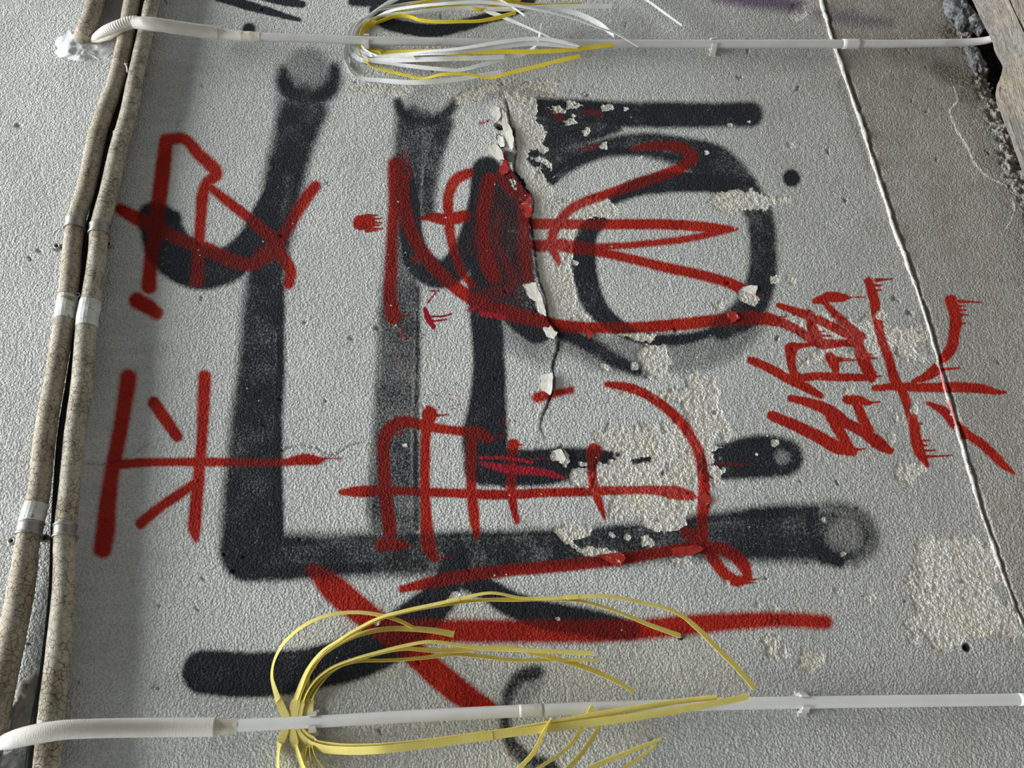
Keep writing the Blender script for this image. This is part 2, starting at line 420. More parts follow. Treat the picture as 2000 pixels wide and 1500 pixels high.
RED = [
 ([(325,280,14),(318,340,15),(311,395,15),(304,450,15),(295,510,13),(291,560,15)],6,.96),
 ([(325,276,13),(357,272,11),(388,302,12),(422,345,12),(405,356,10),(398,375,12),(393,420,11),(389,480,11),(385,550,12)],6,.95),
 ([(236,410,11),(268,428,14),(310,448,13),(350,468,11),(400,485,13),(450,508,13),(490,517,12),(522,500,12),(552,462,11),(580,415,12),(600,384,12),(616,364,11)],6,.95),
 ([(412,368,8),(450,398,10),(500,438,11),(530,466,13),(550,500,13),(568,532,11),(564,555,11)],5,.95),
 ([(500,498,6),(520,485,5),(535,500,4)],4,.7),
 ([(268,588,16),(290,600,15),(306,612,13)],7,.96),
 ([(250,738,17),(241,800,15),(230,860,15),(218,920,15),(210,980,17),(205,1040,19),(200,1072,18)],8,.97),
 ([(400,736,13),(397,800,12),(393,870,11),(387,940,12),(382,1000,13),(380,1035,12),(383,1054,6)],6,.97),
 ([(218,908,10),(260,904,9),(330,902,8),(400,902,9),(480,903,8),(560,902,8),(600,897,11),(622,899,8),(634,896,3),(668,895,1.6)],4,.97),
 ([(300,786,12),(322,818,12),(346,852,11)],5,.97),
 ([(385,940,9),(350,965,10),(310,992,10),(275,1022,11)],5,.97),
 # middle
 ([(772,320,15),(772,400,14),(766,450,11),(764,520,12),(762,580,13),(768,618,15)],6,.93),
 ([(786,345,10),(790,405,13),(802,450,13),(824,490,13),(852,525,13),(890,560,13),(930,588,13),(980,608,15),(1040,624,13),(1100,636,12),(1180,640,11),(1260,638,11),(1340,632,12),(1420,624,12),(1480,622,13),(1515,627,10)],4,.95),
 ([(915,338,11),(892,348,11),(877,378,11),(876,420,10),(880,460,10),(890,500,9),(905,535,8),(922,555,8)],4,.9),
 ([(818,427,2),(843,424,9),(870,428,12),(908,422,12)],3,.95),
 ([(704,435,15),(718,434,16)],2.5,.98),
 ([(812,505,8),(826,488,8)],4,.8),
 ([(955,352,14),(948,390,12),(943,430,11),(946,480,12),(955,520,16),(965,540,13)],5,.9),
 ([(985,345,16),(1002,368,16),(1024,384,14)],6,.75),
 ([(990,300,6),(988,320,8)],4,.9),
 ([(985,400,30),(990,470,34),(995,540,34),(1000,590,30)],12,.17),([(940,400,14),(925,480,12)],10,.25),
 ([(1025,395,14),(1022,450,12),(1024,500,13),(1030,545,11)],10,.75),
 ([(975,420,5),(968,460,6),(1000,560,10),(940,575,12)],9,.5),
 ([(1030,437,11),(1100,437,10),(1170,438,10),(1250,438,10),(1330,440,10),(1400,447,9),(1422,449,7),(1442,449,1.5)],3.5,.97),
 ([(1415,452,7),(1340,467,7),(1270,475,7),(1200,481,7),(1150,482,8),(1100,477,11),(1046,480,12)],4,.9),
 ([(1100,482,10),(1165,492,9),(1230,505,9),(1300,522,10),(1380,540,10),(1440,560,11),(1468,578,13)],4,.95),
 ([(1235,293,4),(1260,287,7),(1300,286,9),(1336,293,11),(1352,308,12),(1335,325,11),(1290,344,10),(1240,361,10),(1190,378,9),(1150,391,9),(1112,410,9),(1093,432,9),(1080,455,9),(1080,485,9),(1092,512,5)],4,.96),
 ([(1135,292,4),(1160,288,5),(1180,284,3)],4,.6),([(1140,218,3),(1165,222,6),(1175,226,4)],4,.6),([(1080,220,5),(1095,230,7)],5,.6),
 # low middle
 ([(955,856,9),(938,847,12),(905,842,9),(870,838,9),(832,832,10),(792,824,12),(766,832,13),(752,852,13),(750,900,12),(752,950,12),(757,1000,13),(762,1040,13)],4,.96),
 ([(746,1064,14),(772,1064,11),(792,1066,5)],4,.9),
 ([(839,807,15),(833,840,11),(830,900,10),(830,960,10),(833,1020,12),(838,1070,13),(848,1090,8)],4,.96),
 ([(667,961,6),(700,960,11),(760,958,9),(820,960,9),(900,963,9),(980,966,10),(1060,962,9),(1130,960,9),(1200,957,9),(1280,957,9),(1330,964,13),(1350,968,9)],3.5,.96),
 ([(922,856,11),(920,900,10),(921,960,10),(925,1000,11),(931,1045,7)],4,.96),
 ([(1003,868,12),(1000,900,9),(998,950,10),(1003,990,8),(1010,1018,6)],4,.95),
 ([(1160,880,15),(1157,905,10),(1158,940,9),(1165,965,9),(1172,985,7),(1181,1012,3)],3,.95),
 ([(1186,750,6),(1230,757,9),(1270,775,9),(1310,805,10),(1345,845,10),(1367,890,11),(1374,930,11),(1375,980,12),(1371,1030,11),(1376,1072,11)],3.5,.96),
 ([(1340,1040,11),(1360,1050,11)],4,.9),
 ([(1050,776,11),(1082,768,8),(1116,761,7)],5,.9),
 ([(785,1150,7),(850,1135,12),(920,1122,12),(1000,1113,12),(1100,1104,12),(1200,1093,12),(1300,1077,11),(1372,1068,11),(1422,1078,12),(1455,1108,12),(1460,1128,9),(1440,1135,11),(1415,1120,11),(1396,1095,11),(1380,1070,10)],4,.96),
 # bottom
 ([(612,1114,12),(650,1148,26),(700,1190,26),(760,1235,24),(820,1285,25),(870,1330,26),(920,1366,23),(958,1382,14)],8,.97),
 ([(762,1236,24),(850,1232,23),(950,1232,23),(1050,1233,22),(1150,1233,22),(1250,1229,20),(1350,1220,20),(1450,1213,17),(1550,1211,15),(1612,1216,14)],9,.93),
 # characters at the right
 ([(1696,549,8),(1706,580,10),(1713,620,9),(1722,660,9),(1735,700,9),(1750,745,10),(1765,770,9),(1775,800,9),(1784,825,10),(1788,850,11),(1795,880,11),(1811,908,5)],2.5,.97),
 ([(1857,588,12),(1866,620,12),(1863,655,11),(1855,685,11),(1841,700,10)],2.5,.97),
 ([(1828,722,12),(1810,735,9),(1785,745,5)],2.5,.97),
 ([(1708,758,6),(1750,755,8),(1800,757,9),(1860,757,10),(1920,760,9),(1950,766,5),(1966,766,2)],2.5,.97),
 ([(1812,787,4),(1845,805,9),(1866,830,10),(1890,850,9),(1920,870,9),(1940,890,9),(1962,912,7),(1980,926,3)],2.5,.95),
 ([(1592,589,6),(1622,580,10),(1648,582,8),(1660,581,2.5),(1689,580,1.5)],2,.97),
 ([(1610,590,6),(1630,612,7),(1652,632,8),(1683,656,9)],2.5,.93),
 ([(1521,597,5),(1560,610,8),(1600,625,8),(1640,645,9),(1674,664,9),(1685,700,13),(1695,722,12),(1702,736,11)],2.5,.97),
 ([(1500,622,12),(1540,635,9),(1575,655,9),(1600,670,10),(1640,670,8),(1680,668,8)],2.5,.97),
 ([(1580,612,8),(1586,640,10),(1596,662,11)],2.5,.97),
 ([(1545,682,13),(1545,705,9),(1552,732,8),(1600,735,8),(1650,737,8),(1706,738,6)],2.5,.97),
 ([(1545,678,10),(1570,675,5),(1602,670,6)],2.5,.97),
 ([(1622,698,11),(1630,714,10),(1632,732,4)],2.5,.97),
 ([(1465,703,7),(1500,718,9),(1540,740,9),(1572,756,9),(1602,773,7)],2.5,.97),
 ([(1508,812,10),(1550,830,11),(1600,855,12),(1640,876,12),(1664,882,10)],2.5,.97),
 ([(1545,778,7),(1590,790,10),(1615,800,12),(1650,825,11),(1690,847,11),(1720,870,12),(1738,881,7)],2.5,.96),
 ([(1612,797,9),(1630,830,10),(1648,858,10),(1660,878,9)],2.5,.97),
 ([(1655,780,10),(1684,784,9),(1700,789,4)],2.5,.97),([(1672,788,9),(1685,818,10),(1696,842,10)],2.5,.97),
 ([(1385,908,2),(1420,906,2.2),(1460,908,2)],2,.8),
]
DRIPS = [(724,421,14,2),(726,428,20,2),(728,435,18,2),(727,441,16,2),(724,447,24,2.2),(722,451,16,2),
 (782,617,18,2),(770,848,18,2),(858,811,18,2),(955,852,36,2),(790,1064,14,2),(778,1055,14,2),(850,1090,30,2.2),(846,1080,16,2),
 (1718,547,24,2.4),(1714,558,8,2),(1716,567,6,2),(1880,589,36,2.2),(1876,598,10,2),(1878,606,8,2),(1880,615,10,2.2),(1880,632,6,2),
 (1600,655,24,2.2),(1598,648,12,2),(1515,620,22,2.2),(1512,628,26,2),(1638,705,36,2.2),(1640,700,20,2),(1845,722,28,2.4),(1700,692,12,2),
 (1704,700,8,2),(1704,728,8,2),(1708,735,14,2),(1700,787,18,2.4),(1674,879,16,2),(1802,861,14,2),(1806,870,6,2),(1808,880,18,2.2),(1812,892,48,2.2),
 (1796,828,4,2),(1470,1132,10,2),(1466,1138,8,2),(1380,1061,38,2.4),(1012,868,10,2),(1176,882,8,2)]
CRIMSON = [
 ([(830,602,4),(838,625,7),(846,636,5)],2,.95),([(845,617,2.2),(868,616,2),(883,611,1.6)],1.5,.95),([(847,626,2),(872,623,1.6)],1.5,.95),
 ([(836,590,1.6),(845,578,1.6),(852,570,1.6)],1.5,.9),([(838,567,1.6),(856,567,1.6)],1.5,.9),([(848,640,3),(856,652,2)],4,.5),
 ([(935,893,3),(985,894,3),(1040,903,2.5)],2,.85),([(940,904,4),(975,913,8),(1010,917,9),(1060,922,8),(1100,932,4)],4,.75),
 ([(1000,896,1.5),(1075,896,1.5)],1.5,.6),([(915,605,8),(930,600,6)],6,.45),([(940,612,6),(985,620,5)],4,.7),
 ([(780,645,5),(790,665,5)],6,.45),([(938,240,4),(955,235,3)],3,.6),([(790,300,10),(800,340,10)],10,.4),([(775,700,14),(790,740,14)],14,.25),
]
SPECKS = [(880,780,60,26),(920,600,40,16),(800,660,30,12),(980,825,40,12),(900,800,40,14)]
PURPLE = [([(1400,-10,12),(1470,0,16),(1560,12,12)],16,.95),([(1600,25,12),(1680,40,12),(1740,45,8)],18,.62)]
# bare plaster; 'under' lies beneath the red strokes, 'over' has taken the red off with it; last value: how ragged
PEEL_UNDER = [
 ([(985,182),(1040,192),(1048,205),(1042,228),(1068,262),(1056,300),(1078,325),(1088,352),(1068,392),(1120,385),(1180,385),(1214,412),(1205,422),(1165,424),(1128,440),(1118,480),(1116,530),(1128,548),(1120,590),(1152,622),(1075,622),(1062,560),(1046,480),(1042,400),(1012,330),(990,262)],5,1.0),
 ([(1200,652),(1240,646),(1290,652),(1270,668),(1232,662)],4,1.0),
 ([(1240,686),(1262,674),(1302,668),(1305,694),(1320,706),(1300,720),(1316,740),(1280,742),(1262,722),(1248,708)],5,1.0),
 ([(1300,722),(1390,738),(1405,800),(1425,850),(1420,876),(1392,896),(1385,940),(1372,970),(1342,1012),(1322,1034),(1276,1036),(1250,1014),(1205,1014),(1180,1002),(1190,962),(1118,960),(1112,915),(1145,905),(1200,905),(1196,880),(1130,850),(1110,835),(1180,832),(1280,822),(1345,832),(1318,780)],9,.80),
 ([(1080,1036),(1120,1016),(1150,1030),(1146,1050),(1112,1056),(1130,1066),(1165,1068),(1208,1084),(1212,1097),(1160,1088),(1120,1072),(1098,1055)],5,1.0),
 ([(1250,1018),(1330,1014),(1326,1034),(1292,1040),(1262,1032)],4,1.0),
 ([(1610,606),(1650,622),(1716,608),(1760,632),(1800,636),(1816,705),(1772,702),(1742,684),(1700,700),(1640,700),(1560,716),(1540,700),(1580,690),(1560,650),(1510,640),(1515,615),(1560,618)],8,.72),
 ([(1745,906),(1802,900),(1806,920),(1772,946),(1750,936)],5,.95),
 ([(1742,808),(1775,806),(1785,816),(1752,826)],3,1.0),
 ([(1785,1052),(1830,1044),(1900,1050),(1926,1062),(1945,1120),(1965,1165),(1990,1220),(2003,1247),(1950,1247),(1890,1240),(1880,1268),(1825,1270),(1800,1237),(1770,1222),(1792,1200),(1780,1172),(1760,1140),(1792,1108)],7,.86),
 ([(680,172),(720,166),(780,168),(815,180),(775,188),(705,180)],3,.9),
 ([(882,196),(900,172),(940,165),(1000,158),(1110,160),(1180,172),(1100,182),(1000,190),(940,202),(900,202)],8,.55),
 ([(1068,208),(1100,198),(1136,206),(1120,216),(1085,220)],5,.8),
 ([(1172,206),(1195,205),(1196,215),(1176,218)],3,1.0),([(1095,238),(1120,232),(1130,240),(1105,248)],3,.9),
 ([(1390,905),(1425,925),(1430,960),(1395,965),(1385,940)],6,.62),
 ([(1075,878),(1100,875),(1112,900),(1100,912),(1082,900)],4,.9),
 ([(1115,915),(1140,912),(1148,935),(1115,950),(1108,935)],3,.9),
 ([(1020,556),(1040,552),(1058,575),(1066,612),(1056,620),(1044,590),(1025,575)],3,1.0),
 ([(1490,1180),(1515,1182),(1520,1212),(1512,1280),(1494,1290),(1485,1255)],7,.7),
 ([(1190,760),(1330,760),(1350,800),(1300,780)],8,.6),
]
PEEL_OVER = [
 ([(1385,396),(1400,378),(1440,372),(1480,378),(1500,386),(1546,382),(1541,396),(1510,402),(1490,412),(1450,408),(1430,418),(1395,412)],4,1.0),
 ([(1442,570),(1452,560),(1480,558),(1478,580),(1490,592),(1470,600),(1450,590)],3,.9),
 ([(1384,590),(1410,586),(1416,604),(1400,608)],3,1.0),
 ([(1016,400),(1034,396),(1040,415),(1034,428),(1026,425),(1022,410)],2,1.0),
 ([(992,350),(1004,350),(1006,364),(996,366)],2,1.0),
 ([(1308,1092),(1352,1086),(1354,1104),(1322,1106)],4,1.0),
]
SPOTS = [(1195,1043,6),(1225,1049,8),(1262,1056,11),(1124,514,6),(1477,887,3.5),(1512,866,8),(1608,1016,6),(1645,1084,5),(1546,283,7),
 (1558,23,17),(1695,1168,9),(1635,1153,5),(1545,548,7),(1512,547,8),(1240,716,10),(1120,226,4),(1222,215,4),(1425,245,5),(1463,238,4),(1380,300,4),
 (1467,370,5),(1180,716,8),(1656,765,8),(1870,15,6),(790,870,4),(1090,1208,5),(890,1165,12),(1420,1140,6),(1060,292,8),(1145,258,8),(1180,285,7),
 (1785,1250,10),(1710,690,5),(735,1215,6),(1250,310,4),(1480,1180,6),(1005,370,5),(1580,1290,20),(1530,1275,12),(1720,615,10),(1785,800,9),(1740,855,10)]
CRACK = [(978,168),(990,205),(996,240),(1008,290),(1004,330),(1022,365),(1041,392),(1036,430),(1041,465),(1046,500),(1052,545),(1066,585),(1070,622),(1088,648),(1090,675),(1080,710),(1082,750),(1070,788),(1056,830),(1072,868)]
HAIR = [([(-40,896),(60,901),(140,903),(205,905),(250,893),(300,862),(325,856)],1.4,.6),
 ([(552,880),(572,872),(610,872),(655,888),(680,872),(705,864),(735,868),(770,874)],1.6,.7),
 ([(1000,862),(1040,860),(1072,868)],1.2,.5)]
PALE_LINES = [([(1862,170),(1868,200),(1855,215),(1864,248),(1885,285),(1905,325),(1935,352),(1962,364),(1972,380),(1978,420),(1964,447)],1.7,.9),
 ([(985,190),(990,215),(988,240)],4,.9),([(1005,295),(1010,318),(1000,330)],3,.8)]
EDGE = [(1862,-80),(1880,-20),(1890,20),(1900,70),(1918,110),(1930,145),(1945,180),(1958,225),(1975,270),(1990,315),(2004,355),(2030,420),(2075,520),(2130,680),(2200,900),(2330,1200),(2500,1700)]
JOINT = [(1598,-25),(1610,25),(1625,75),(1636,110),(1650,150),(1668,200),(1685,255),(1702,310),(1720,365),(1738,420),(1757,475),(1775,525),(1792,575),(1808,622),(1820,660),(1834,712),(1848,765),(1862,815),(1878,870),(1893,920),(1908,975),(1925,1030),(1942,1080),(1960,1130),(1978,1180),(2003,1245),(2040,1350),(2080,1470),(2110,1560)]

def build_wall():
    cs = [P(u, v) for u in (-30, 2030) for v in (-30, 1530)]
    X0, X1 = min(c[0] for c in cs), max(c[0] for c in cs)
    Z0, Z1 = min(c[2] for c in cs), max(c[2] for c in cs)
    STEP = 0.00195
    # rows close up towards the camera's end of the wall, where the same spacing shows larger
    xd = np.arange(X0, X1 + STEP, STEP); zd = np.arange(Z0, Z1 + STEP, STEP)
    far = np.array([0.004, 0.01, 0.02, 0.04, 0.08, 0.15, 0.25, 0.4, 0.6, 0.9, 1.3, 1.8])
    xs = np.concatenate([X0 - far[::-1], xd, xd[-1] + far])
    zs = np.concatenate([[Z0 - 0.30, Z0 - 0.2, Z0 - 0.12, Z0 - 0.06, Z0 - 0.03, Z0 - 0.012, Z0 - 0.004], zd, zd[-1] + far[:11]])
    nx, nz = len(xs), len(zs)
    X, Z = np.meshgrid(xs, zs, indexing='ij')
    U, V = project(X, 0 * X, Z)
    U = np.clip(U, -900, 2900); V = np.clip(V, -900, 2600)
    wob = (fbm(X, Z, 0.006, 21, 2) - 0.5)            # ragged edges
    wob2 = (fbm(X, Z, 0.022, 25, 3) - 0.5)

    def box(pts, pad):
        pts = np.asarray(pts, float)
        u0, u1 = pts[:, 0].min() - pad, pts[:, 0].max() + pad
        v0, v1 = pts[:, 1].min() - pad, pts[:, 1].max() + pad
        q = [P(a, b) for a in (u0, u1) for b in (v0, v1)]
        i0 = np.searchsorted(xs, min(c[0] for c in q)); i1 = np.searchsorted(xs, max(c[0] for c in q)) + 1
        k0 = np.searchsorted(zs, min(c[2] for c in q)); k1 = np.searchsorted(zs, max(c[2] for c in q)) + 1
        return slice(max(i0, 0), min(i1, nx)), slice(max(k0, 0), min(k1, nz))
    def stroke(layer, pts, soft, dens, ragged=1.0, reduce=False):
        q = catmull(pts, 7.0)
        rmax = q[:, 2].max() + soft * 1.6
        acc = None
        if len(q) == 1: q = np.vstack([q, q + 1e-3])
        s = box(q, rmax + 4)
        if s[0].start >= s[0].stop or s[1].start >= s[1].stop: return
        best = np.full(U[s].shape, 1e9)
        for i in range(len(q) - 1):
            a, b = q[i], q[i + 1]
            t = box(np.vstack([a, b]), rmax + 4)
            if t[0].start >= t[0].stop or t[1].start >= t[1].stop: continue
            u, v = U[t], V[t]
            dx, dy = b[0] - a[0], b[1] - a[1]; L2 = dx * dx + dy * dy + 1e-9
            k = np.clip(((u - a[0]) * dx + (v - a[1]) * dy) / L2, 0, 1)
            d = np.hypot(u - a[0] - k * dx, v - a[1] - k * dy) - (a[2] + k * (b[2] - a[2]))
            o = (slice(t[0].start - s[0].start, t[0].stop - s[0].start), slice(t[1].start - s[1].start, t[1].stop - s[1].start))
            try: best[o] = np.minimum(best[o], d)
            except ValueError: pass
        best = best + wob[s] * (2.2 if soft >= 3 else 3.2) * ragged
        m = (1 - sstep(-soft * 0.9, soft * 1.1, best)) * dens
        if soft >= 5: m = np.maximum(m, 0.22 * dens * np.exp(-np.maximum(best, 0) / (soft * 1.3)) * (best < soft * 4))
        if reduce: layer[s] = layer[s] * (1 - m)
        else: layer[s] = 1 - (1 - layer[s]) * (1 - m) if dens < 0.6 else np.maximum(layer[s], m)
    def poly(layer, pts, rag, full, soft=1.6, seed=0):
        p = np.asarray(pts, float); s = box(p, 14)
        if s[0].start >= s[0].stop or s[1].start >= s[1].stop: return
        u, v = U[s] + wob2[s] * rag * 4.5, V[s] + (wob[s] + wob2[s][::-1, ::-1]) * rag * 2.2
        inside = np.zeros(u.shape, bool); d = np.full(u.shape, 1e9)
        for i in range(len(p)):
            a, b = p[i], p[(i + 1) % len(p)]
            c = ((a[1] > v) != (b[1] > v)) & (u < (b[0] - a[0]) * (v - a[1]) / (b[1] - a[1] + 1e-9) + a[0])
            inside ^= c
            dx, dy = b - a; k = np.clip(((u - a[0]) * dx + (v - a[1]) * dy) / (dx * dx + dy * dy + 1e-9), 0, 1)
            d = np.minimum(d, np.hypot(u - a[0] - k * dx, v - a[1] - k * dy))
        sd = np.where(inside, d, -d)
        m = sstep(-soft, soft, sd)
        if full < 1:       # islands of paint left standing
            isl = fbm(X[s], Z[s], 0.030, 60 + seed, 4)
            thr = np.quantile(isl, 1 - full) if isl.size else 0
            m = m * sstep(thr - 0.02, thr + 0.02, isl + 0.12 * np.clip(sd / 25, -1, 1) - 0.04)
        layer[s] = np.maximum(layer[s], m)
    Zr = lambda: np.zeros((nx, nz))
    black, red, peel, over, crim, purp, pale, dark, moss = (Zr() for _ in range(9))
    for pts, sf, dn in BLACK: stroke(black, pts, sf, dn)
    for pts, sf, dn in FADE: stroke(black, pts, sf, dn, reduce=True)
    for pts, sf, dn in RED: stroke(red, pts, sf, dn)
    for x, y, ln, w in DRIPS:
        k = random.uniform(-0.12, 0.06)
        stroke(red, [(x - 6, y, w * 1.8), (x + ln * 0.3, y + ln * 0.3 * k, w), (x + ln, y + ln * k, w * 0.75)], 1.6, .95, 0.25)
    for pts, sf, dn in CRIMSON: stroke(crim, pts, sf, dn, 0.4)
    for cx, cy, rr, n in SPECKS:
        for k in range(n):
            a = random.uniform(0, 6.28); r = rr * random.random()
            stroke(crim, [(cx + r * math.cos(a), cy + r * math.sin(a) * 0.6, random.uniform(0.8, 1.8))], 1.2, .8, 0.3)
    for pts, sf, dn in PURPLE: stroke(purp, pts, sf, dn)
    for k, (pts, rg, fl) in enumerate(PEEL_UNDER): poly(peel, pts, rg, fl, seed=k)
    for pts in [[(1040,300,8),(1058,296,7)],[(1032,314,5),(1050,322,6)],[(1062,330,7),(1074,342,9)],[(1074,356,8),(1088,350,6)],[(1050,338,4)],[(1240,900,6),(1268,896,5)],[(1294,924,5)]]:
        stroke(peel, pts, 1.6, .97, 3.5, reduce=True)          # chips of black still clinging on
    for k, (pts, rg, fl) in enumerate(PEEL_OVER): poly(over, pts, rg, fl, seed=50 + k)
    for x, y, r in SPOTS: stroke(over if r > 4.5 else pale, [(x, y, r), (x + r * random.uniform(-.5, .8), y + r * random.uniform(-.5, .5), r * .7)], 1.6, .95, 2.2)
    for k in range(170):                        # flecks knocked out of the paint
        x, y = random.uniform(300, 1750), random.uniform(180, 1330); r = random.uniform(0.8, 2.0)
        stroke(pale, [(x, y, r)], 1.2, .8, 0.5)
    pits = Zr()
    for k in range(80):                        # chips and old nail pits
        x, y = random.uniform(-20, 1990), random.uniform(0, 1500); r = random.uniform(0.8, 2.4)
        stroke(pits, [(x, y, r), (x + random.uniform(-7, 7), y + random.uniform(-7, 7), r * .4)], 2, random.uniform(.4, .9), 2.5)
    for x, y, r in [(112,487,6),(35,245,7),(310,1345,4),(1320,645,4),(1747,582,7),(1775,610,6),(1880,1135,5),(685,660,5),(735,640,5),(75,490,5),(395,1130,4),(1262,735,5)]:
        stroke(pits, [(x, y, r * .6), (x + r, y + r * .6, r * .4)], 3, .7, 2.5)
    hole = Zr(); stroke(hole, [(1887, 1265, 6.5)], 2, 1.0, 1.0); stroke(hole, [(1331, 1243, 4)], 2, 1.0, .6)
    stroke(hole, [(977, 248, 5), (972, 246, 4)], 2, 1, 1); stroke(hole, [(1000, 252, 5), (1002, 262, 4)], 2, 1, 1); stroke(hole, [(976, 268, 4), (981, 282, 5)], 2, 1, 1)
    hair = Zr()
    for pts, r, dn in HAIR: stroke(hair, [(a, b, r) for a, b in pts], 1.5, dn, 1.5)
    for pts, r, dn in PALE_LINES: stroke(pale, [(a, b, r) for a, b in pts], 1.3, dn, 1.2)
    stroke(pale, [(a, b, 3.2) for a, b in JOINT], 2.5, .75, 4.0)
    # moss and the dirty foot of the wall
    for pts, sf, dn in [([(1830,135,14),(1870,150,22),(1900,165,16)],16,.85),([(1845,60,14),(1860,75,10)],9,.8),([(1880,185,16),(1930,200,14)],10,.6),
                        ([(1640,160,6),(1700,330,5)],8,.5),([(1800,610,3),(1815,690,3)],5,.5),([(1965,1140,4),(1995,1230,5)],5,.6),([(1850,10,14),(1870,30,12)],10,.5)]:
        stroke(moss, pts, sf, dn, 2.5)
    # thick coat lifting off along the crack
    cr = catmull(CRACK, 6.0)
    s = box(cr, 90)
    dcr = np.full(U[s].shape, 1e9); side = np.zeros(U[s].shape); kk = np.zeros(U[s].shape)
    for i in range(len(cr) - 1):
        a, b = cr[i], cr[i + 1]; dx, dy = b - a
        k = np.clip(((U[s] - a[0]) * dx + (V[s] - a[1]) * dy) / (dx * dx + dy * dy + 1e-9), 0, 1)
        d = np.hypot(U[s] - a[0] - k * dx, V[s] - a[1] - k * dy)
        sg = np.sign((U[s] - a[0]) * dy - (V[s] - a[1]) * dx)    # < 0 : to the crack's left (upper side)
        w = d < dcr
        dcr = np.where(w, d, dcr); side = np.where(w, sg, side); kk = np.where(w, i / len(cr), kk)
    dcr_w = dcr + wob[s] * 4
    ends = sstep(0.0, 0.06, kk) * (1 - sstep(0.86, 1.0, kk))
    lift = np.where(side < 0, 0.0055 * np.exp(-np.maximum(dcr_w, 0) / 32.0), 0.0) * ends
    gap = (1 - sstep(0.6, 2.6, dcr_w)) * ends
    big = (1 - sstep(150, 150 + 80, np.abs(V[s] - 480)))
    lift = lift * (0.35 + 0.65 * big)
    crack_h = Zr(); crack_h[s] = lift - gap * 0.004
    dark[s] = np.maximum(dark[s], gap * 0.75)
    smooth_zone = Zr()
    stroke(smooth_zone, [(1060,360,22),(1075,420,24),(1078,500,20),(1085,580,26)], 12, .9)

    black = np.clip(black * (0.93 + 0.30 * (fbm(X, Z, 0.05, 83, 3) - 0.5)), 0, 1)
    red = red * (1 - over); crim = crim * (1 - over) * (1 - 0.5 * peel)
    peelall = np.maximum(peel, over)
    # distance below the joint, and below the ragged foot
    jp = np.array(JOINT, float); ju = np.interp(V, jp[:, 1], jp[:, 0])
    ep = np.array(EDGE, float); eu = np.interp(V, ep[:, 1], ep[:, 0])
    low = U - ju + wob2 * 10
    foot = U - eu + wob2 * 26 + wob * 10
    below = sstep(-2, 6, low)
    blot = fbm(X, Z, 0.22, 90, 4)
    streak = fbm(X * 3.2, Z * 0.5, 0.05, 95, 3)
    grime_shade = 0.03 + 0.34 * sstep(850, 1950, U + (blot - .5) * 400) + 0.30 * below + 0.10 * sstep(1450, 1900, U) * (1 - below)  # darker brown towards the foot, more below the joint
    grime_shade += 0.26 * sstep(800, -50, V) * sstep(950, 1700, U)  # darker towards the far lower corner
    stroke(grime_shade, [(215,-20,26),(222,30,20),(230,55,10)], 12, .55)
    grime_shade += 0.10 * (streak - 0.4)
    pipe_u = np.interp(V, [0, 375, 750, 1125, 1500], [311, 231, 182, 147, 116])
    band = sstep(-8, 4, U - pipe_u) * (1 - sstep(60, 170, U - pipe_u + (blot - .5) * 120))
    grime_shade += 0.20 * band * (0.5 + streak)  # streaky dirt, with the pipes' soft shadow painted in
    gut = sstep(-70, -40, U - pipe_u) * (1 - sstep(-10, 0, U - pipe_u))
    grime_shade += 0.35 * gut  # shade of the gap between the pipes, painted onto the wall
    stroke(grime_shade, [(1956,938,10)], 2, .6)
    # soft brown stain round the crack
    stroke(grime_shade, [(940,185,16),(1000,178,14),(1060,185,14)], 14, .45); stroke(grime_shade, [(1010,300,8),(1020,330,8)], 8, .5)
    stroke(grime_shade, [(1690,10,10),(1760,20,10)], 20, .25); stroke(grime_shade, [(1205,18,6),(1240,30,10),(1275,45,8)], 14, .3)
    grime_shade = np.clip(grime_shade + 0.5 * hair + 0.3 * pits, 0, 1)
    rub = sstep(-46, -14, foot)                       # crumbling rim above the ragged foot
    dark = np.maximum(dark, np.maximum(sstep(-2, 6, foot), hole))
    dark = np.maximum(dark, 0.4 * sstep(2.5, 5, low) * (1 - sstep(7, 11, low)))  # shade painted into the groove beside the sealant bead
    # ---- relief
    rot = lambda a: (X * math.cos(a) + Z * math.sin(a), Z * math.cos(a) - X * math.sin(a))
    g1 = vnoise(*rot(0.5), 0.0072, 1); g2 = vnoise(*rot(1.15), 0.0053, 2); g3 = vnoise(*rot(-0.35), 0.0115, 3)
    rough = 0.85 + 0.5 * (fbm(X, Z, 0.12, 31, 2) - 0.5)
    rough *= 1 - 0.72 * band; rough *= 1 - 0.6 * smooth_zone; rough *= 1 - 0.35 * peelall
    stucco = ((g1 * 0.5 + g2 * 0.35 + g3 * 0.35) - 0.6) * 0.0012 * rough
    swell = (fbm(X, Z, 0.35, 41, 3) - 0.5) * 0.010
    H = stucco + swell + crack_h - 0.0013 * peelall - 0.0045 * pits - 0.0022 * hair - 0.03 * hole
    H += peelall * (g2 - 0.5) * 0.0016
    H -= 0.004 * sstep(2.0, 4, low) * (1 - sstep(7, 11, low)) - 0.002 * below * sstep(8, 14, low)
    H += rub * (fbm(X, Z, 0.014, 71, 3) - 0.55) * 0.028
    H -= 0.07 * sstep(-4, 14, foot)
    # ---- mesh
    n = nx * nz
    co = np.empty((n, 3), np.float32); co[:, 0] = X.ravel(); co[:, 1] = -H.ravel(); co[:, 2] = Z.ravel()
    idx = np.arange(n).reshape(nx, nz)
    q = np.stack([idx[:-1, :-1], idx[1:, :-1], idx[1:, 1:], idx[:-1, 1:]], -1).reshape(-1, 4)   # faces -y
    me = bpy.data.meshes.new('wall_back')
    me.vertices.add(n); me.vertices.foreach_set('co', co.ravel())
    me.loops.add(q.size); me.loops.foreach_set('vertex_index', q.ravel().astype(np.int32))
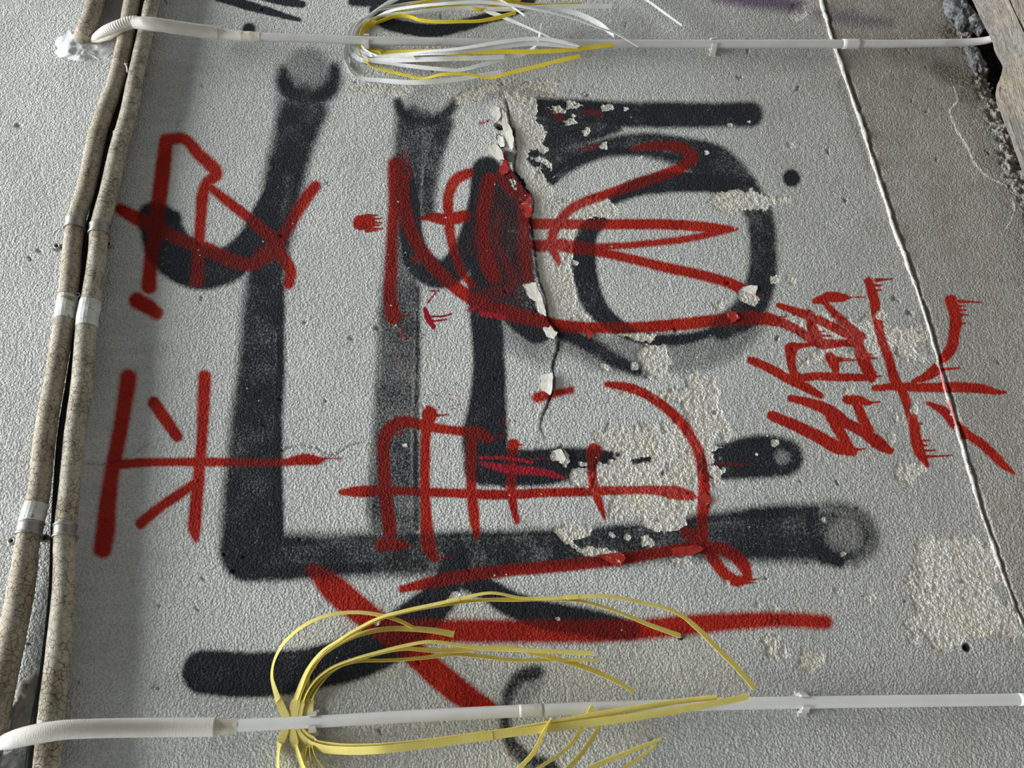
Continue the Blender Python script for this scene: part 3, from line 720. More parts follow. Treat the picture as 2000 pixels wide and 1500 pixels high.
    me.polygons.add(len(q)); me.polygons.foreach_set('loop_start', np.arange(0, q.size, 4, dtype=np.int32))
    me.polygons.foreach_set('use_smooth', np.ones(len(q), bool))
    me.update(calc_edges=True)
    def cattr(name, a, b, c):
        at = me.attributes.new(name, 'FLOAT_COLOR', 'POINT')
        d = np.ones((n, 4), np.float32); d[:, 0] = a.ravel(); d[:, 1] = b.ravel(); d[:, 2] = c.ravel()
        at.data.foreach_set('color', d.ravel())
    cattr('paint', black, red, peelall); cattr('wear_shade', np.clip(grime_shade, 0, 1), moss, purp); cattr('ground', np.clip(dark, 0, 1), crim, pale)
    me.materials.append(mat_wall())
    o = bpy.data.objects.new('wall_back', me); COL.objects.link(o)
    ORIGIN[o] = np.zeros(3)

    tag(o, 'rough white stucco wall sprayed with black and red graffiti, paint peeling', None, None, 'structure')

    return o, Z0
WALL, WALL_Z0 = build_wall()

# ================================================================== ground, and an unseen wall added for its shade
M_CONC = mat_simple('lane_concrete', (0.13, 0.12, 0.11), (0.19, 0.18, 0.16), 3, 0.9, 0.004, 60)
M_SHADE_WALL = mat_simple('shade_wall_plain', (0.15, 0.14, 0.125), (0.20, 0.19, 0.17), 2, 0.9, 0.004, 40)
GROUND_Z = WALL_Z0 - 0.16
fl = mesh_obj('floor', [(-4, -3.2, GROUND_Z), (4, -3.2, GROUND_Z), (4, 0.12, GROUND_Z), (-4, 0.12, GROUND_Z)], [(0, 1, 2, 3)], M_CONC, smooth=False)
tag(fl, 'grey concrete lane at the foot of the wall', None, None, 'structure')
v, f = block(np.array([0, -3.15, 4.3]), np.eye(3), (6, 0.1, 5.0))  # unseen wall added opposite, tall enough to shade the lower painted wall
tag(mesh_obj('shade_wall', v, f, M_SHADE_WALL, smooth=False), 'plain unseen wall added to shade the lower part of the painted wall', None, None, 'structure')

# ---- flakes of thick paint hanging along the crack
M_FLAKE_W = mat_simple('flake_cream', (0.70, 0.67, 0.59), (0.80, 0.78, 0.72), 60, 0.8, 0.001, 300)
M_FLAKE_K = mat_simple('flake_black', (0.016, 0.016, 0.02), (0.05, 0.045, 0.045), 80, 0.55, 0.001, 300)
M_FLAKE_R = mat_simple('flake_red', (0.27, 0.009, 0.007), (0.37, 0.030, 0.020), 60, 0.55, 0.001, 300, stain=(0.75, 0.70, 0.62), sthr=(0.62, 0.66))
def flake(pts, h0, curl, mat, thick=0.0014, seed=0):
    """a curled chip: ragged outline, high at its free rim, rooted in the wall"""
    r = random.Random(seed)
    c = np.mean(np.array(pts), axis=0)
    ring = []
    for i in range(len(pts)):
        a = np.array(pts[i]); b = np.array(pts[(i + 1) % len(pts)])
        for k in range(3):
            ring.append(a + (b - a) * k / 3 + np.array([r.uniform(-1, 1), r.uniform(-1, 1)]) * 1.3)
    top = [P(c[0], c[1], h0 + curl * 0.3)]; bot = [P(c[0], c[1], h0 + curl * 0.3 - thick)]
    umax = max(q[0] for q in ring); umin = min(q[0] for q in ring)
    for q in ring:
        k = (q[0] - umin) / max(umax - umin, 1)
        h = h0 + curl * k * k + r.uniform(-.0004, .0004)
        top.append(P(q[0], q[1], h)); bot.append(P(q[0], q[1], h - thick))
    n = len(ring); V = top + bot; Fc = []
    for i in range(n):
        j = (i + 1) % n
        Fc.append((0, 1 + j, 1 + i)); Fc.append((n + 1, n + 2 + i, n + 2 + j)); Fc.append((1 + i, 1 + j, n + 2 + j, n + 2 + i))
    return mesh_obj('paint_flake', V, Fc, mat, WALL, smooth=False)
for k, (pts, h0, cu, mt) in enumerate([
    ([(980,212),(988,222),(992,240),(1000,255),(1004,275),(1000,292),(992,285),(986,262),(980,240)], .004, .006, M_FLAKE_W),
    ([(963,205),(976,210),(978,228),(970,238),(962,226)], .003, .004, M_FLAKE_W),
    ([(972,262),(982,268),(986,284),(978,288),(972,278)], .003, .005, M_FLAKE_W),
    ([(955,284),(972,282),(980,296),(985,312),(970,312),(958,300)], .003, .005, M_FLAKE_W),
    ([(988,298),(1000,296),(1003,310),(996,318),(988,312)], .004, .005, M_FLAKE_K),
    ([(978,322),(990,318),(994,335),(984,342),(974,336)], .004, .005, M_FLAKE_R),
    ([(1015,372),(1036,378),(1041,392),(1028,398),(1012,392)], .005, .006, M_FLAKE_R),
    ([(1014,402),(1032,396),(1041,408),(1036,424),(1026,426),(1020,412)], .005, .006, M_FLAKE_R),
    ([(1000,348),(1018,356),(1016,366),(1004,366)], .005, .004, M_FLAKE_K),
    ([(1026,555),(1046,552),(1056,575),(1064,600),(1068,618),(1054,612),(1046,590),(1030,578)], .004, .004, M_FLAKE_W),
    ([(1060,640),(1074,636),(1088,650),(1082,662),(1066,656)], .003, .004, M_FLAKE_W),
    ([(1056,732),(1080,728),(1080,752),(1074,772),(1058,762)], .004, .005, M_FLAKE_W),
    ([(1082,880),(1096,876),(1106,896),(1098,906),(1088,898)], .002, .003, M_FLAKE_W),
    ([(1142,648),(1152,645),(1160,655),(1150,662)], .002, .003, M_FLAKE_R),
    ([(1446,566),(1466,556),(1480,558),(1476,574),(1462,572)], .001, .003, M_FLAKE_W),
    ([(1416,612),(1436,608),(1446,622),(1430,630)], .001, .003, M_FLAKE_R),
    ([(1165,1084),(1214,1078),(1222,1090),(1208,1108),(1190,1098)], .001, .004, M_FLAKE_R),
    ([(1310,1070),(1360,1064),(1376,1072),(1350,1084),(1318,1088)], .001, .003, M_FLAKE_R),
    ([(1362,970),(1378,962),(1392,976),(1378,990),(1366,986)], .001, .003, M_FLAKE_R)]):
    flake(pts, h0 * 0.6 + 0.001, cu * 0.6, mt, seed=k)

# ---- white sealant bead in the joint near the foot of the wall
def bead():
    t = NT('sealant_white'); c = t.coord()
    n = t.noise(c, 120, 3)
    col = t.mix(t.mapr(n, .4, .7), (0.66, 0.65, 0.61), (0.50, 0.48, 0.43))
    col = t.mix(t.mapr(t.attr('sprayed').outputs['Fac'], 0.2, 0.9, 0, 0.8), col, (0.62, 0.13, 0.15))
    mat = t.done(col, 0.9, t.bump(t.noise(c, 260, 3), 0.005, 1.0), spec=0.1)
    q = catmull(JOINT, 7.0); rr = random.Random(4)
    rows = []; spr = []
    for a, b in q:
        thin = 0.72 if 560 < b < 700 else 1.0
        r = (2.0 + 2.9 * vnoise(np.array([b]), np.array([3.0]), 10, 5)[0] + rr.uniform(-.3, .3)) * thin
        if 285 < b < 310: r *= 0.55
        rows.append((a + 3.0 * (vnoise(np.array([b]), np.array([9.0]), 22, 8)[0] - .5), b, r, -0.0006)); spr.append(1.0 if (705 < b < 835 and not 772 < b < 782) else 0.0)
    C = np.array([P(a[0], a[1], a[3]) for a in rows]); R = np.array([rows[i][2] * depth(C[i]) / F for i in range(len(C))])
    V, Fc, al, ar = tube(C, R, 12, True, 0.5, 9)
    o = mesh_obj('trim_1', V, Fc, mat, attrs={'sprayed': np.repeat(spr, 12)})
    tag(o, 'white sealant bead along the joint low on the wall', None, None, 'structure')
bead()

# ================================================================== insulated pipes
M_PIPE_A = mat_pipe('pipe_wrap_tan', (0.41, 0.36, 0.275), 0.55)
M_PIPE_B = mat_pipe('pipe_wrap_cream', (0.48, 0.44, 0.35), 0.35)
M_TAPE = mat_simple('old_white_tape', (0.66, 0.67, 0.64), (0.50, 0.50, 0.46), 40, 0.6, 0.001, 150, stain=(0.20, 0.17, 0.12), sthr=(0.60, 0.66))
M_STEEL = mat_simple('galvanised_steel', (0.36, 0.35, 0.32), (0.24, 0.22, 0.19), 60, 0.5, 0.0004, 300, stain=(0.10, 0.07, 0.045), sthr=(0.58, 0.70), metal=0.55)
M_DARK = mat_simple('screw_dark', (0.02, 0.018, 0.015), (0.05, 0.04, 0.03), 200, 0.6)
HP = 0.031                                   # pipes' centre line stands this far off the wall
PIPE_A = [(268,-60,14.5),(258,0,15),(250,45,15),(241,95,15),(229,150,15.5),(194,250,16.5),(166,375,17.5),(149,430,17.5),(145,455,17.5),(140,500,18),(134,570,18.5),(127,620,19),(105,750,18.5),(88,850,20),(71,985,21),(63,1015,22),(54,1060,22),(46,1120,24),(22,1250,25.5),(2,1345,26),(-14,1420,27),(-45,1560,28)]
PIPE_B = [(312,-60,13.5),(298,0,14),(283,68,14.5),(265,150,15),(244,250,16.5),(238,268,16.5),(213,375,17.5),(194,450,17.5),(190,500,17.5),(180,570,18.5),(172,615,19.5),(160,750,20),(146,850,19.5),(140,910,19),(131,1000,20),(126,1050,20),(126,1125,21),(117,1250,23.5),(106,1350,24.5),(100,1400,25),(91,1500,25),(84,1580,26)]
def seg_of(rows, v0, v1, grow=0.0, h=HP, step=8):
    q = catmull([(a, b, r, h) for a, b, r in rows], step)
    q = q[(q[:, 1] >= v0 - step * 0.6) & (q[:, 1] <= v1 + step * 0.6)]
    C = np.array([P(a[0], a[1], a[3]) for a in q])
    R = np.array([q[i, 2] * depth(C[i]) / F for i in range(len(q))]) * (1 + grow)
    return C, R
def at_v(rows, v, h=HP):
    q = catmull([(a, b, r, h) for a, b, r in rows], 3)
    i = int(np.argmin(np.abs(q[:, 1] - v))); i = min(max(i, 1), len(q) - 2)
    c = P(q[i, 0], q[i, 1], h); t = P(q[i + 1, 0], q[i + 1, 1], h) - P(q[i - 1, 0], q[i - 1, 1], h)
    return c, t / np.linalg.norm(t), q[i, 2] * depth(c) / F
OUT = np.array([0.0, -1.0, 0.0])
def pipe_clamp(parent, rows, v, ears=(), width=0.0125):
    """U-shaped steel band over the pipe, rolled rims, an eyelet on the wall at each side"""
    c, t, r = at_v(rows, v); s = np.cross(OUT, t); s /= np.linalg.norm(s)
    parts = []
    prof = [(-1, 0.0030), (-0.8, 0.0034), (-0.62, 0.0016), (0.62, 0.0016), (0.8, 0.0034), (1, 0.0030), (1, 0.0004), (-1, 0.0004)]
    ang = np.radians(np.linspace(-118, 118, 36)); V = []; Fc = []; n = len(prof)
    for a in ang:
        for (x, d) in prof:
            V.append(c + t * x * width + (OUT * math.cos(a) + s * math.sin(a)) * (r + d))
    for i in range(len(ang) - 1):
        for k in range(n):
            k2 = (k + 1) % n
            Fc.append((i * n + k, (i + 1) * n + k, (i + 1) * n + k2, i * n + k2))
    Fc.append(tuple(range(n))); Fc.append(tuple((len(ang) - 1) * n + k for k in range(n - 1, -1, -1)))
    cl = mesh_obj('clamp', V, Fc, M_STEEL, parent, smooth=False); cl['label'] = 'steel clamp band with rolled rims'
    for e in ears:
        ctr = P(e[0], e[1], 0.004); e = 1 if (ctr - c).dot(s) > 0 else -1
        V = []; Fc = []; N = 20; pr = [(0.0075, 0.0), (0.0075, 0.006), (0.0058, 0.0075), (0.0036, 0.006), (0.0036, 0.0)]
        for k in range(N):
            a = 2 * math.pi * k / N; d = t * math.cos(a) + s * math.sin(a)
            for (rr, hh) in pr: V.append(ctr + d * rr + OUT * hh)
        for k in range(N):
            for j in range(len(pr) - 1):
                k2 = (k + 1) % N
                Fc.append((k * 5 + j, k2 * 5 + j, k2 * 5 + j + 1, k * 5 + j + 1))
        arm = ctr - s * e * 0.009; fv, ff = block(arm, (t, s, OUT), (0.0065, 0.0045, 0.0022))
        V2, F2 = join([(V, Fc), (fv, ff)])
        er = mesh_obj('eyelet', V2, F2, M_STEEL, parent, smooth=False); er.parent = cl
        V = [ctr + OUT * 0.002] + [ctr + OUT * 0.001 + (t * math.cos(2 * math.pi * k / 14) + s * math.sin(2 * math.pi * k / 14)) * 0.0038 for k in range(14)]
        sc = mesh_obj('screw_head', V, [(0, 1 + k, 1 + (k + 1) % 14) for k in range(14)], M_DARK, parent); sc.parent = cl
def insulated_pipe(rows, mat, label, joints, tapes, clamps, rings=(), v_end=(-60, 1580)):
    base = P(rows[-1][0], rows[-1][1], HP)
    t = thing('insulated_pipe', base, label, 'pipe', 'lagged pipes on the wall')
    cuts = [v_end[0]] + joints + [v_end[1]]
    for k in range(len(cuts) - 1):                       # lengths of wrap butted together
        C, R = seg_of(rows, cuts[k], cuts[k + 1])
        n = len(C); taper = 1 + 0.035 * np.exp(-np.arange(n) / 1.2)
        V, Fc, al, ar = tube(C, R * (taper if k else 1), 28, True, 0.05, 30 + k)
        mesh_obj('lagging', V, Fc, mat, t)
    for v0, v1, grow in tapes:
        C, R = seg_of(rows, v0, v1, grow, step=5)
        V, Fc, al, ar = tube(C, R, 20, True, 0.10, 77)
        o = mesh_obj('tape_wrap', V, Fc, M_TAPE, t, smooth=False); o['label'] = 'torn white tape patch'
    for v in clamps: pipe_clamp(t, rows, *v)
    for v in rings:
        c, tt, r = at_v(rows, v); C = np.array([c + tt * x for x in (-0.003, -0.0015, 0, 0.0015, 0.003)])
        V, Fc, al, ar = tube(C, np.array([1.0, 1.06, 1.08, 1.06, 1.0]) * r * 1.02, 28)
        mesh_obj('joint_ring', V, Fc, mat, t)
    return t
pa = insulated_pipe(PIPE_A, M_PIPE_A, 'tan lagged pipe, outer of the pair, cracked wrap and green moss stains', [138, 585, 1000],
    [(583, 624, 0.035), (985, 1018, 0.05)], [(440, ((113, 483), (163, 478))), (1033, ((25, 1058), (90, 1052)))])
pb = insulated_pipe(PIPE_B, M_PIPE_B, 'cream lagged pipe nearer the graffiti, with square white tape patch', [100, 262, 620, 905],
    [(590, 638, 0.045)], [(449, ((213, 480),)), (1038, ((147, 1051),))], rings=[266])
# loop of thin wire round the outer pipe
M_WIRE = mat_simple('tie_wire', (0.16, 0.14, 0.12), (0.30, 0.28, 0.25), 100, 0.5, metal=0.5)
c, tt, r = at_v(PIPE_A, 578); s = np.cross(OUT, tt)
ang = np.radians(np.linspace(-110, 110, 40))
C = np.array([c + (OUT * math.cos(a) + s * math.sin(a)) * (r * 1.045) + tt * 0.003 * math.sin(a * 2) for a in ang])
loop = np.array([P(151 + 5 * math.cos(a), 576 + 4 * math.sin(a), 0.045 + 0.003 * math.cos(a)) for a in np.linspace(2.6, 8.4, 20)])
v1, f1, _, _ = tube(C, 0.0006, 6); v2, f2, _, _ = tube(loop, 0.0005, 6); V, Fc = join([(v1, f1), (v2, f2)])
mesh_obj('wire_tie', V, Fc, M_WIRE, pa)
# stub of a third pipe going into the wall by the foam
base = P(164, 68, 0.03)
pc = thing('insulated_pipe', base, 'short tan pipe stub entering the wall beside white foam', 'pipe', 'lagged pipes on the wall')
C, R = path3([(202,-60,15.5,.034),(188,0,16,.034),(178,32,16.5,.032),(168,58,17,.024),(160,78,17,.002)], 6)
V, Fc, al, ar = tube(C, R, 24, True, 0.05, 41); mesh_obj('lagging', V, Fc, M_PIPE_A, pc)
C2, R2 = path3([(206,-60,6,.006),(196,0,6,.006),(184,40,6,.005),(174,66,5,.002)], 6)
V, Fc, al, ar = tube(C2, R2, 12); mesh_obj('inner_pipe', V, Fc, M_PIPE_B, pc)

# black cable lying between the pipes
M_CABLE = mat_simple('black_cable', (0.012, 0.013, 0.014), (0.03, 0.03, 0.032), 60, 0.5, 0.0006, 160)
C, R = path3([(292,-60,5,.009),(279,0,5,.009),(262,80,5,.009),(246,150,5,.009),(221,240,5.5,.009),(192,370,6,.009),(168,470,6,.009),(157,570,6,.009),(150,640,6,.009),(134,750,6,.009),(118,850,6,.009),(110,950,6,.009),(104,1060,6,.010),(101,1150,6,.012),(94,1230,6.5,.016),(82,1325,7,.02),(69,1408,8.5,.024),(58,1500,9,.024),(52,1580,9,.024)], 8)
V, Fc, al, ar = tube(C, R, 14)
tag(mesh_obj('cable', V, Fc, M_CABLE, origin=C[-1]), 'black rubber cable running in the gap between the pipes', 'cable')

# white foam and mortar lumps
M_FOAM = mat_simple('white_foam', (0.74, 0.77, 0.79), (0.58, 0.60, 0.60), 25, 0.8, 0.003, 90, stain=(0.20, 0.17, 0.13), sthr=(0.64, 0.74))
M_MORTAR = mat_simple('grey_mortar', (0.30, 0.285, 0.25), (0.40, 0.38, 0.34), 22, 0.9, 0.004, 70, stain=(0.09, 0.08, 0.065), sthr=(0.60, 0.70))
def lump(name, outline, height, mat, label, cat, seed, steps=12, jag=0.9, cell=0.02):
    """low irregular mound with a ragged rim that runs into the wall"""
    r = random.Random(seed); o = catmull(list(outline) + [outline[0]], 4.0)[:-1]
    c = o.mean(axis=0); V = []; Fc = []; n = len(o)
    rag = jag * (fbm(o[:, 0], o[:, 1], 26.0, seed + 3, 4) - 0.5)
    for k in range(steps + 1):
        f = k / steps
        for i in range(n):
            q = c + (o[i] - c) * (1 - f) * (1 + rag[i] * (1 - f))
            w = P(q[0], q[1], 0)
            nz = fbm(np.array([w[0]]), np.array([w[2]]), cell, seed, 4)[0]
            h = height * sstep(0, 0.55, f) * (0.15 + 1.7 * max(0, nz - 0.25)) + 0.0015 * (k > 0) - 0.004 * (k == 0)
            V.append(P(q[0], q[1], max(h, -0.004)))
    for k in range(steps):
        for i in range(n):
            j = (i + 1) % n
            Fc.append((k * n + i, (k + 1) * n + i, (k + 1) * n + j, k * n + j))
    Fc.append(tuple(steps * n + i for i in range(n)))
    ob = mesh_obj(name, V, Fc, mat); tag(ob, label, cat); return ob
lump('foam_patch', [(104,92),(118,72),(138,60),(150,72),(165,76),(188,80),(212,84),(226,96),(222,116),(200,120),(178,112),(165,120),(140,118),(112,112)], 0.012, M_FOAM, 'lump of white foam smeared on the wall under the pipe stub', 'foam', 3, cell=0.03)
lump('mortar_patch', [(14,1392),(28,1350),(46,1330),(70,1322),(84,1335),(78,1380),(68,1420),(52,1428),(30,1436),(12,1440)], 0.014, M_MORTAR, 'smear of grey mortar between the pipes above the white hose', 'mortar', 8)
lump('foam_patch', [(-20,1478),(0,1470),(22,1466),(44,1474),(50,1492),(48,1520),(10,1540),(-30,1530)], 0.040, M_FOAM, 'crumbling white foam below the bent end of the white hose', 'foam', 12)

# ================================================================== white conduits
M_PVC = mat_simple('white_pvc', (0.60, 0.60, 0.60), (0.70, 0.70, 0.69), 9, 0.42, 0.0, 100, stain=(0.24, 0.20, 0.15), sthr=(0.64, 0.80), spec=0.45, stain_amt=0.7)
M_PVC_UP = mat_simple('grubby_pvc', (0.46, 0.45, 0.44), (0.56, 0.55, 0.53), 9, 0.45, 0.0, 100, stain=(0.20, 0.17, 0.13), sthr=(0.60, 0.76), spec=0.4, stain_amt=0.7)
M_HOSE = mat_simple('white_hose', (0.76, 0.74, 0.69), (0.68, 0.65, 0.58), 14, 0.6, 0.0006, 240, stain=(0.30, 0.27, 0.21), sthr=(0.68, 0.76))
M_CLIP = mat_simple('clip_plastic', (0.52, 0.50, 0.46), (0.62, 0.60, 0.56), 40, 0.5)
M_BAND = mat_simple('sheath_tape', (0.52, 0.47, 0.37), (0.66, 0.62, 0.53), 60, 0.6, 0.001, 200)
HC = 0.0215
def conduit_clip(parent, c, t, r, width=0.0065):
    """open saddle clip: C-shaped jaws round the tube on a small foot"""
    s = np.cross(OUT, t); s /= np.linalg.norm(s); parts = []
    a0 = math.radians(38)
    for sg in (-1, 1):
        ang = np.linspace(a0, math.pi, 14); V = []; Fc = []
        for a in ang:
            d = OUT * math.cos(a) + s * sg * math.sin(a)
            flare = 0.0022 * max(0, 1 - (a - a0) / 0.35)
            for x, rr in ((-1, 0.0002), (1, 0.0002), (1, 0.0036), (-1, 0.0036)):
                V.append(c + t * x * width + d * (r + rr + flare))
        for i in range(len(ang) - 1):
            for k in range(4):
                k2 = (k + 1) % 4
                q = (i * 4 + k, i * 4 + k2, (i + 1) * 4 + k2, (i + 1) * 4 + k)
                Fc.append(q if sg > 0 else q[::-1])
        Fc.append((0, 3, 2, 1)); Fc.append(tuple(len(V) - 4 + k for k in range(4)))
        parts.append((V, Fc))
    for sg in (-1, 1):                                      # tabs at the clip's sides, down to the wall
        top = -c[1] + r * 0.25
        parts.append(block(np.array([c[0], 0, c[2]]) + s * sg * (r + 0.0042) + OUT * top * 0.5, (t, s, OUT), (width, 0.0024, top * 0.5)))
        parts.append(block(np.array([c[0], 0, c[2]]) + s * sg * (r + 0.0078) + OUT * 0.003, (t, s, OUT), (width * 1.15, 0.0036, 0.003)))
    foot_d = (-c[1] - r)                                    # gap behind the tube
    parts.append(block(c - OUT * (r + foot_d * 0.5), (t, s, OUT), (width * 0.95, r * 0.62, foot_d * 0.5 + 0.001)))
    V, Fc = join(parts)
    return mesh_obj('saddle_clip', V, Fc, M_CLIP, parent, smooth=False)
def at_u(rows, u):
    q = catmull(rows, 3); i = int(np.argmin(np.abs(q[:, 0] - u))); i = min(max(i, 1), len(q) - 2)
    c = P(q[i, 0], q[i, 1], q[i, 3]); t = P(q[i + 1, 0], q[i + 1, 1], q[i + 1, 3]) - P(q[i - 1, 0], q[i - 1, 1], q[i - 1, 3])
    return c, t / np.linalg.norm(t), q[i, 2] * depth(c) / F
def ribbed(rows, pitch, amp, step=2.0):
    C, R = path3(rows, step); L = np.concatenate([[0], np.cumsum(np.linalg.norm(np.diff(C, axis=0), axis=1))])
    n = int(L[-1] / pitch * 4); l = np.linspace(0, L[-1], n)
    C = np.stack([np.interp(l, L, C[:, k]) for k in range(3)], 1); R = np.interp(l, L, R)
    return C, R * (1 + amp * np.cos(2 * np.pi * l / pitch))

UP_TUBE = [(500,71.5,8,HC),(600,75,8,HC),(716,79,8,HC),(800,81,8,HC),(900,82.5,8,HC),(1050,84.5,8,HC),(1200,85.5,8,HC),(1390,86,8.1,HC),(1500,86,8.2,HC),(1660,86,8.2,HC),(1760,85.5,7.6,HC),(1840,84,7.4,HC+.002),(1900,82,7.3,HC+.006),(1928,78.5,7.2,HC+.016),(1947,73,7,HC+.030)]
up = thing('conduit', P(1660, 86, HC), 'white plastic conduit crossing the far end of the wall, bent at its foot', 'conduit', 'conduits on the wall')
C, R = path3(UP_TUBE, 10); V, Fc, al, ar = tube(C, R, 20, False)
# hollow end
Vi, Fi, _, _ = tube(C[-6:][::-1], R[-6:] * 0.78, 20, False)
V, Fc = join([(V, Fc), (Vi, Fi)]); n0 = (len(C) - 1) * 20; n1 = len(C) * 20
mesh_obj('tube', V, Fc, M_PVC_UP, up)
C, R = path3([(1645,86,9.6,HC),(1662,86,9.8,HC),(1680,86,9.6,HC)], 6); V, Fc, al, ar = tube(C, R, 20); mesh_obj('coupling', V, Fc, M_PVC_UP, up)
for u in (716.5, 1392): conduit_clip(up, *at_u(UP_TUBE, u))
C, R = path3([(470,70.5,9.4,HC),(490,71.5,9.6,HC),(509,72,8.8,HC)], 4); V, Fc, al, ar = tube(C, R, 20, True, .12, 5); mesh_obj('tape_wrap', V, Fc, M_BAND, up, smooth=False)
C, R = ribbed([(262,44,11.5,.074),(285,46,13,.076),(320,50,12.8,.070),(360,56,12.5,.052),(400,61.5,12.8,.034),(425,65,12.6,.026)], .0024, .018)
V, Fc, al, ar = tube(C, R, 24, True, .06, 6); mesh_obj('hose_sleeve', V, Fc, M_HOSE, up)
C, R = ribbed([(422,65,10.5,.026),(445,68,10.3,HC),(474,70.5,10,HC)], .0024, .018); V, Fc, al, ar = tube(C, R, 20, True, .06, 7); mesh_obj('hose_sleeve', V, Fc, M_HOSE, up)
C, R = ribbed([(182,78,6.5,.004),(192,70,8,.030),(205,61,9,.052),(222,53,9.5,.066),(240,46,9.5,.073),(258,41,9.5,.076),(270,40.5,9,.076)], .0062, .085)
V, Fc, al, ar = tube(C, R, 24); mesh_obj('corrugated_hose', V, Fc, M_HOSE, up)
C, R = path3([(178,80,5,.002),(200,76,6,.026),(222,66,6,.048),(245,54,6,.060),(272,47,6,.066)], 6); V, Fc, al, ar = tube(C, R, 14, True, .5, 8); mesh_obj('torn_wrap', V, Fc, M_BAND, up)

LO_TUBE = [(455,1417.5,12,HC),(560,1412.5,11.7,HC),(620,1409.5,11.7,HC),(750,1402,11.7,HC),(900,1394,11.8,HC),(1000,1389.5,11.8,HC),(1120,1384.5,11.8,HC),(1250,1380,11.7,HC),(1400,1375.5,11.6,HC),(1500,1373,11.6,HC),(1640,1371,11.5,HC),(1750,1369.5,11.5,HC),(1990,1366,11.2,HC),(2100,1363,11,HC)]
lo = thing('conduit', P(1990, 1366, HC), 'white plastic conduit nearest the camera, thick white hose at its top', 'conduit', 'conduits on the wall')
for a, b in ((455, 1029), (1029, 2100)):
    q = [r for r in catmull([x for x in LO_TUBE], 12) if a - 7 <= r[0] <= b + 7]
    C = np.array([P(r[0], r[1], r[3]) for r in q]); R = np.array([q[i][2] * depth(C[i]) / F for i in range(len(q))])
    V, Fc, al, ar = tube(C, R, 22); mesh_obj('tube', V, Fc, M_PVC, lo)
C, R = path3([(1014,1388.8,12.3,HC),(1030,1388.2,12.6,HC),(1062,1386.8,12.2,HC)], 5); V, Fc, al, ar = tube(C, R, 20, True, .05, 3)
o = mesh_obj('repair_sleeve', V, Fc, mat_simple('clear_tape', (0.52, 0.51, 0.47), (0.62, 0.61, 0.58), 40, 0.35, 0.0005, 160), lo); o['label'] = 'crinkled clear tape over a break'
for u in (611, 1571): conduit_clip(lo, *at_u(LO_TUBE, u), width=0.0068)
C, R = path3([(1989,1366.5,12,HC),(2040,1364.5,12,HC),(2110,1363,12,HC)], 8); V, Fc, al, ar = tube(C, R, 20); mesh_obj('coupling', V, Fc, M_PVC, lo)
C, R = path3([(416,1419.5,14,HC),(440,1418.5,13.6,HC),(465,1417,12.6,HC)], 4); V, Fc, al, ar = tube(C, R, 20, True, .10, 5); mesh_obj('tape_wrap', V, Fc, M_BAND, lo, smooth=False)
C, R = ribbed([(1,1457,9,.060),(8,1451,14,.066),(24,1445,17,.074),(50,1438,18.6,.080),(80,1432,19,.083),(125,1425.5,18.6,.080),(180,1423,18.2,.068),(250,1421.5,18.2,.048),(320,1420.8,18.2,.034),(380,1420.5,18.2,.028),(419,1420,18,.026)], .0024, .012)
V, Fc, al, ar = tube(C, R, 28); o = mesh_obj('hose', V, Fc, M_HOSE, lo); o['label'] = 'thick finely ribbed white hose'

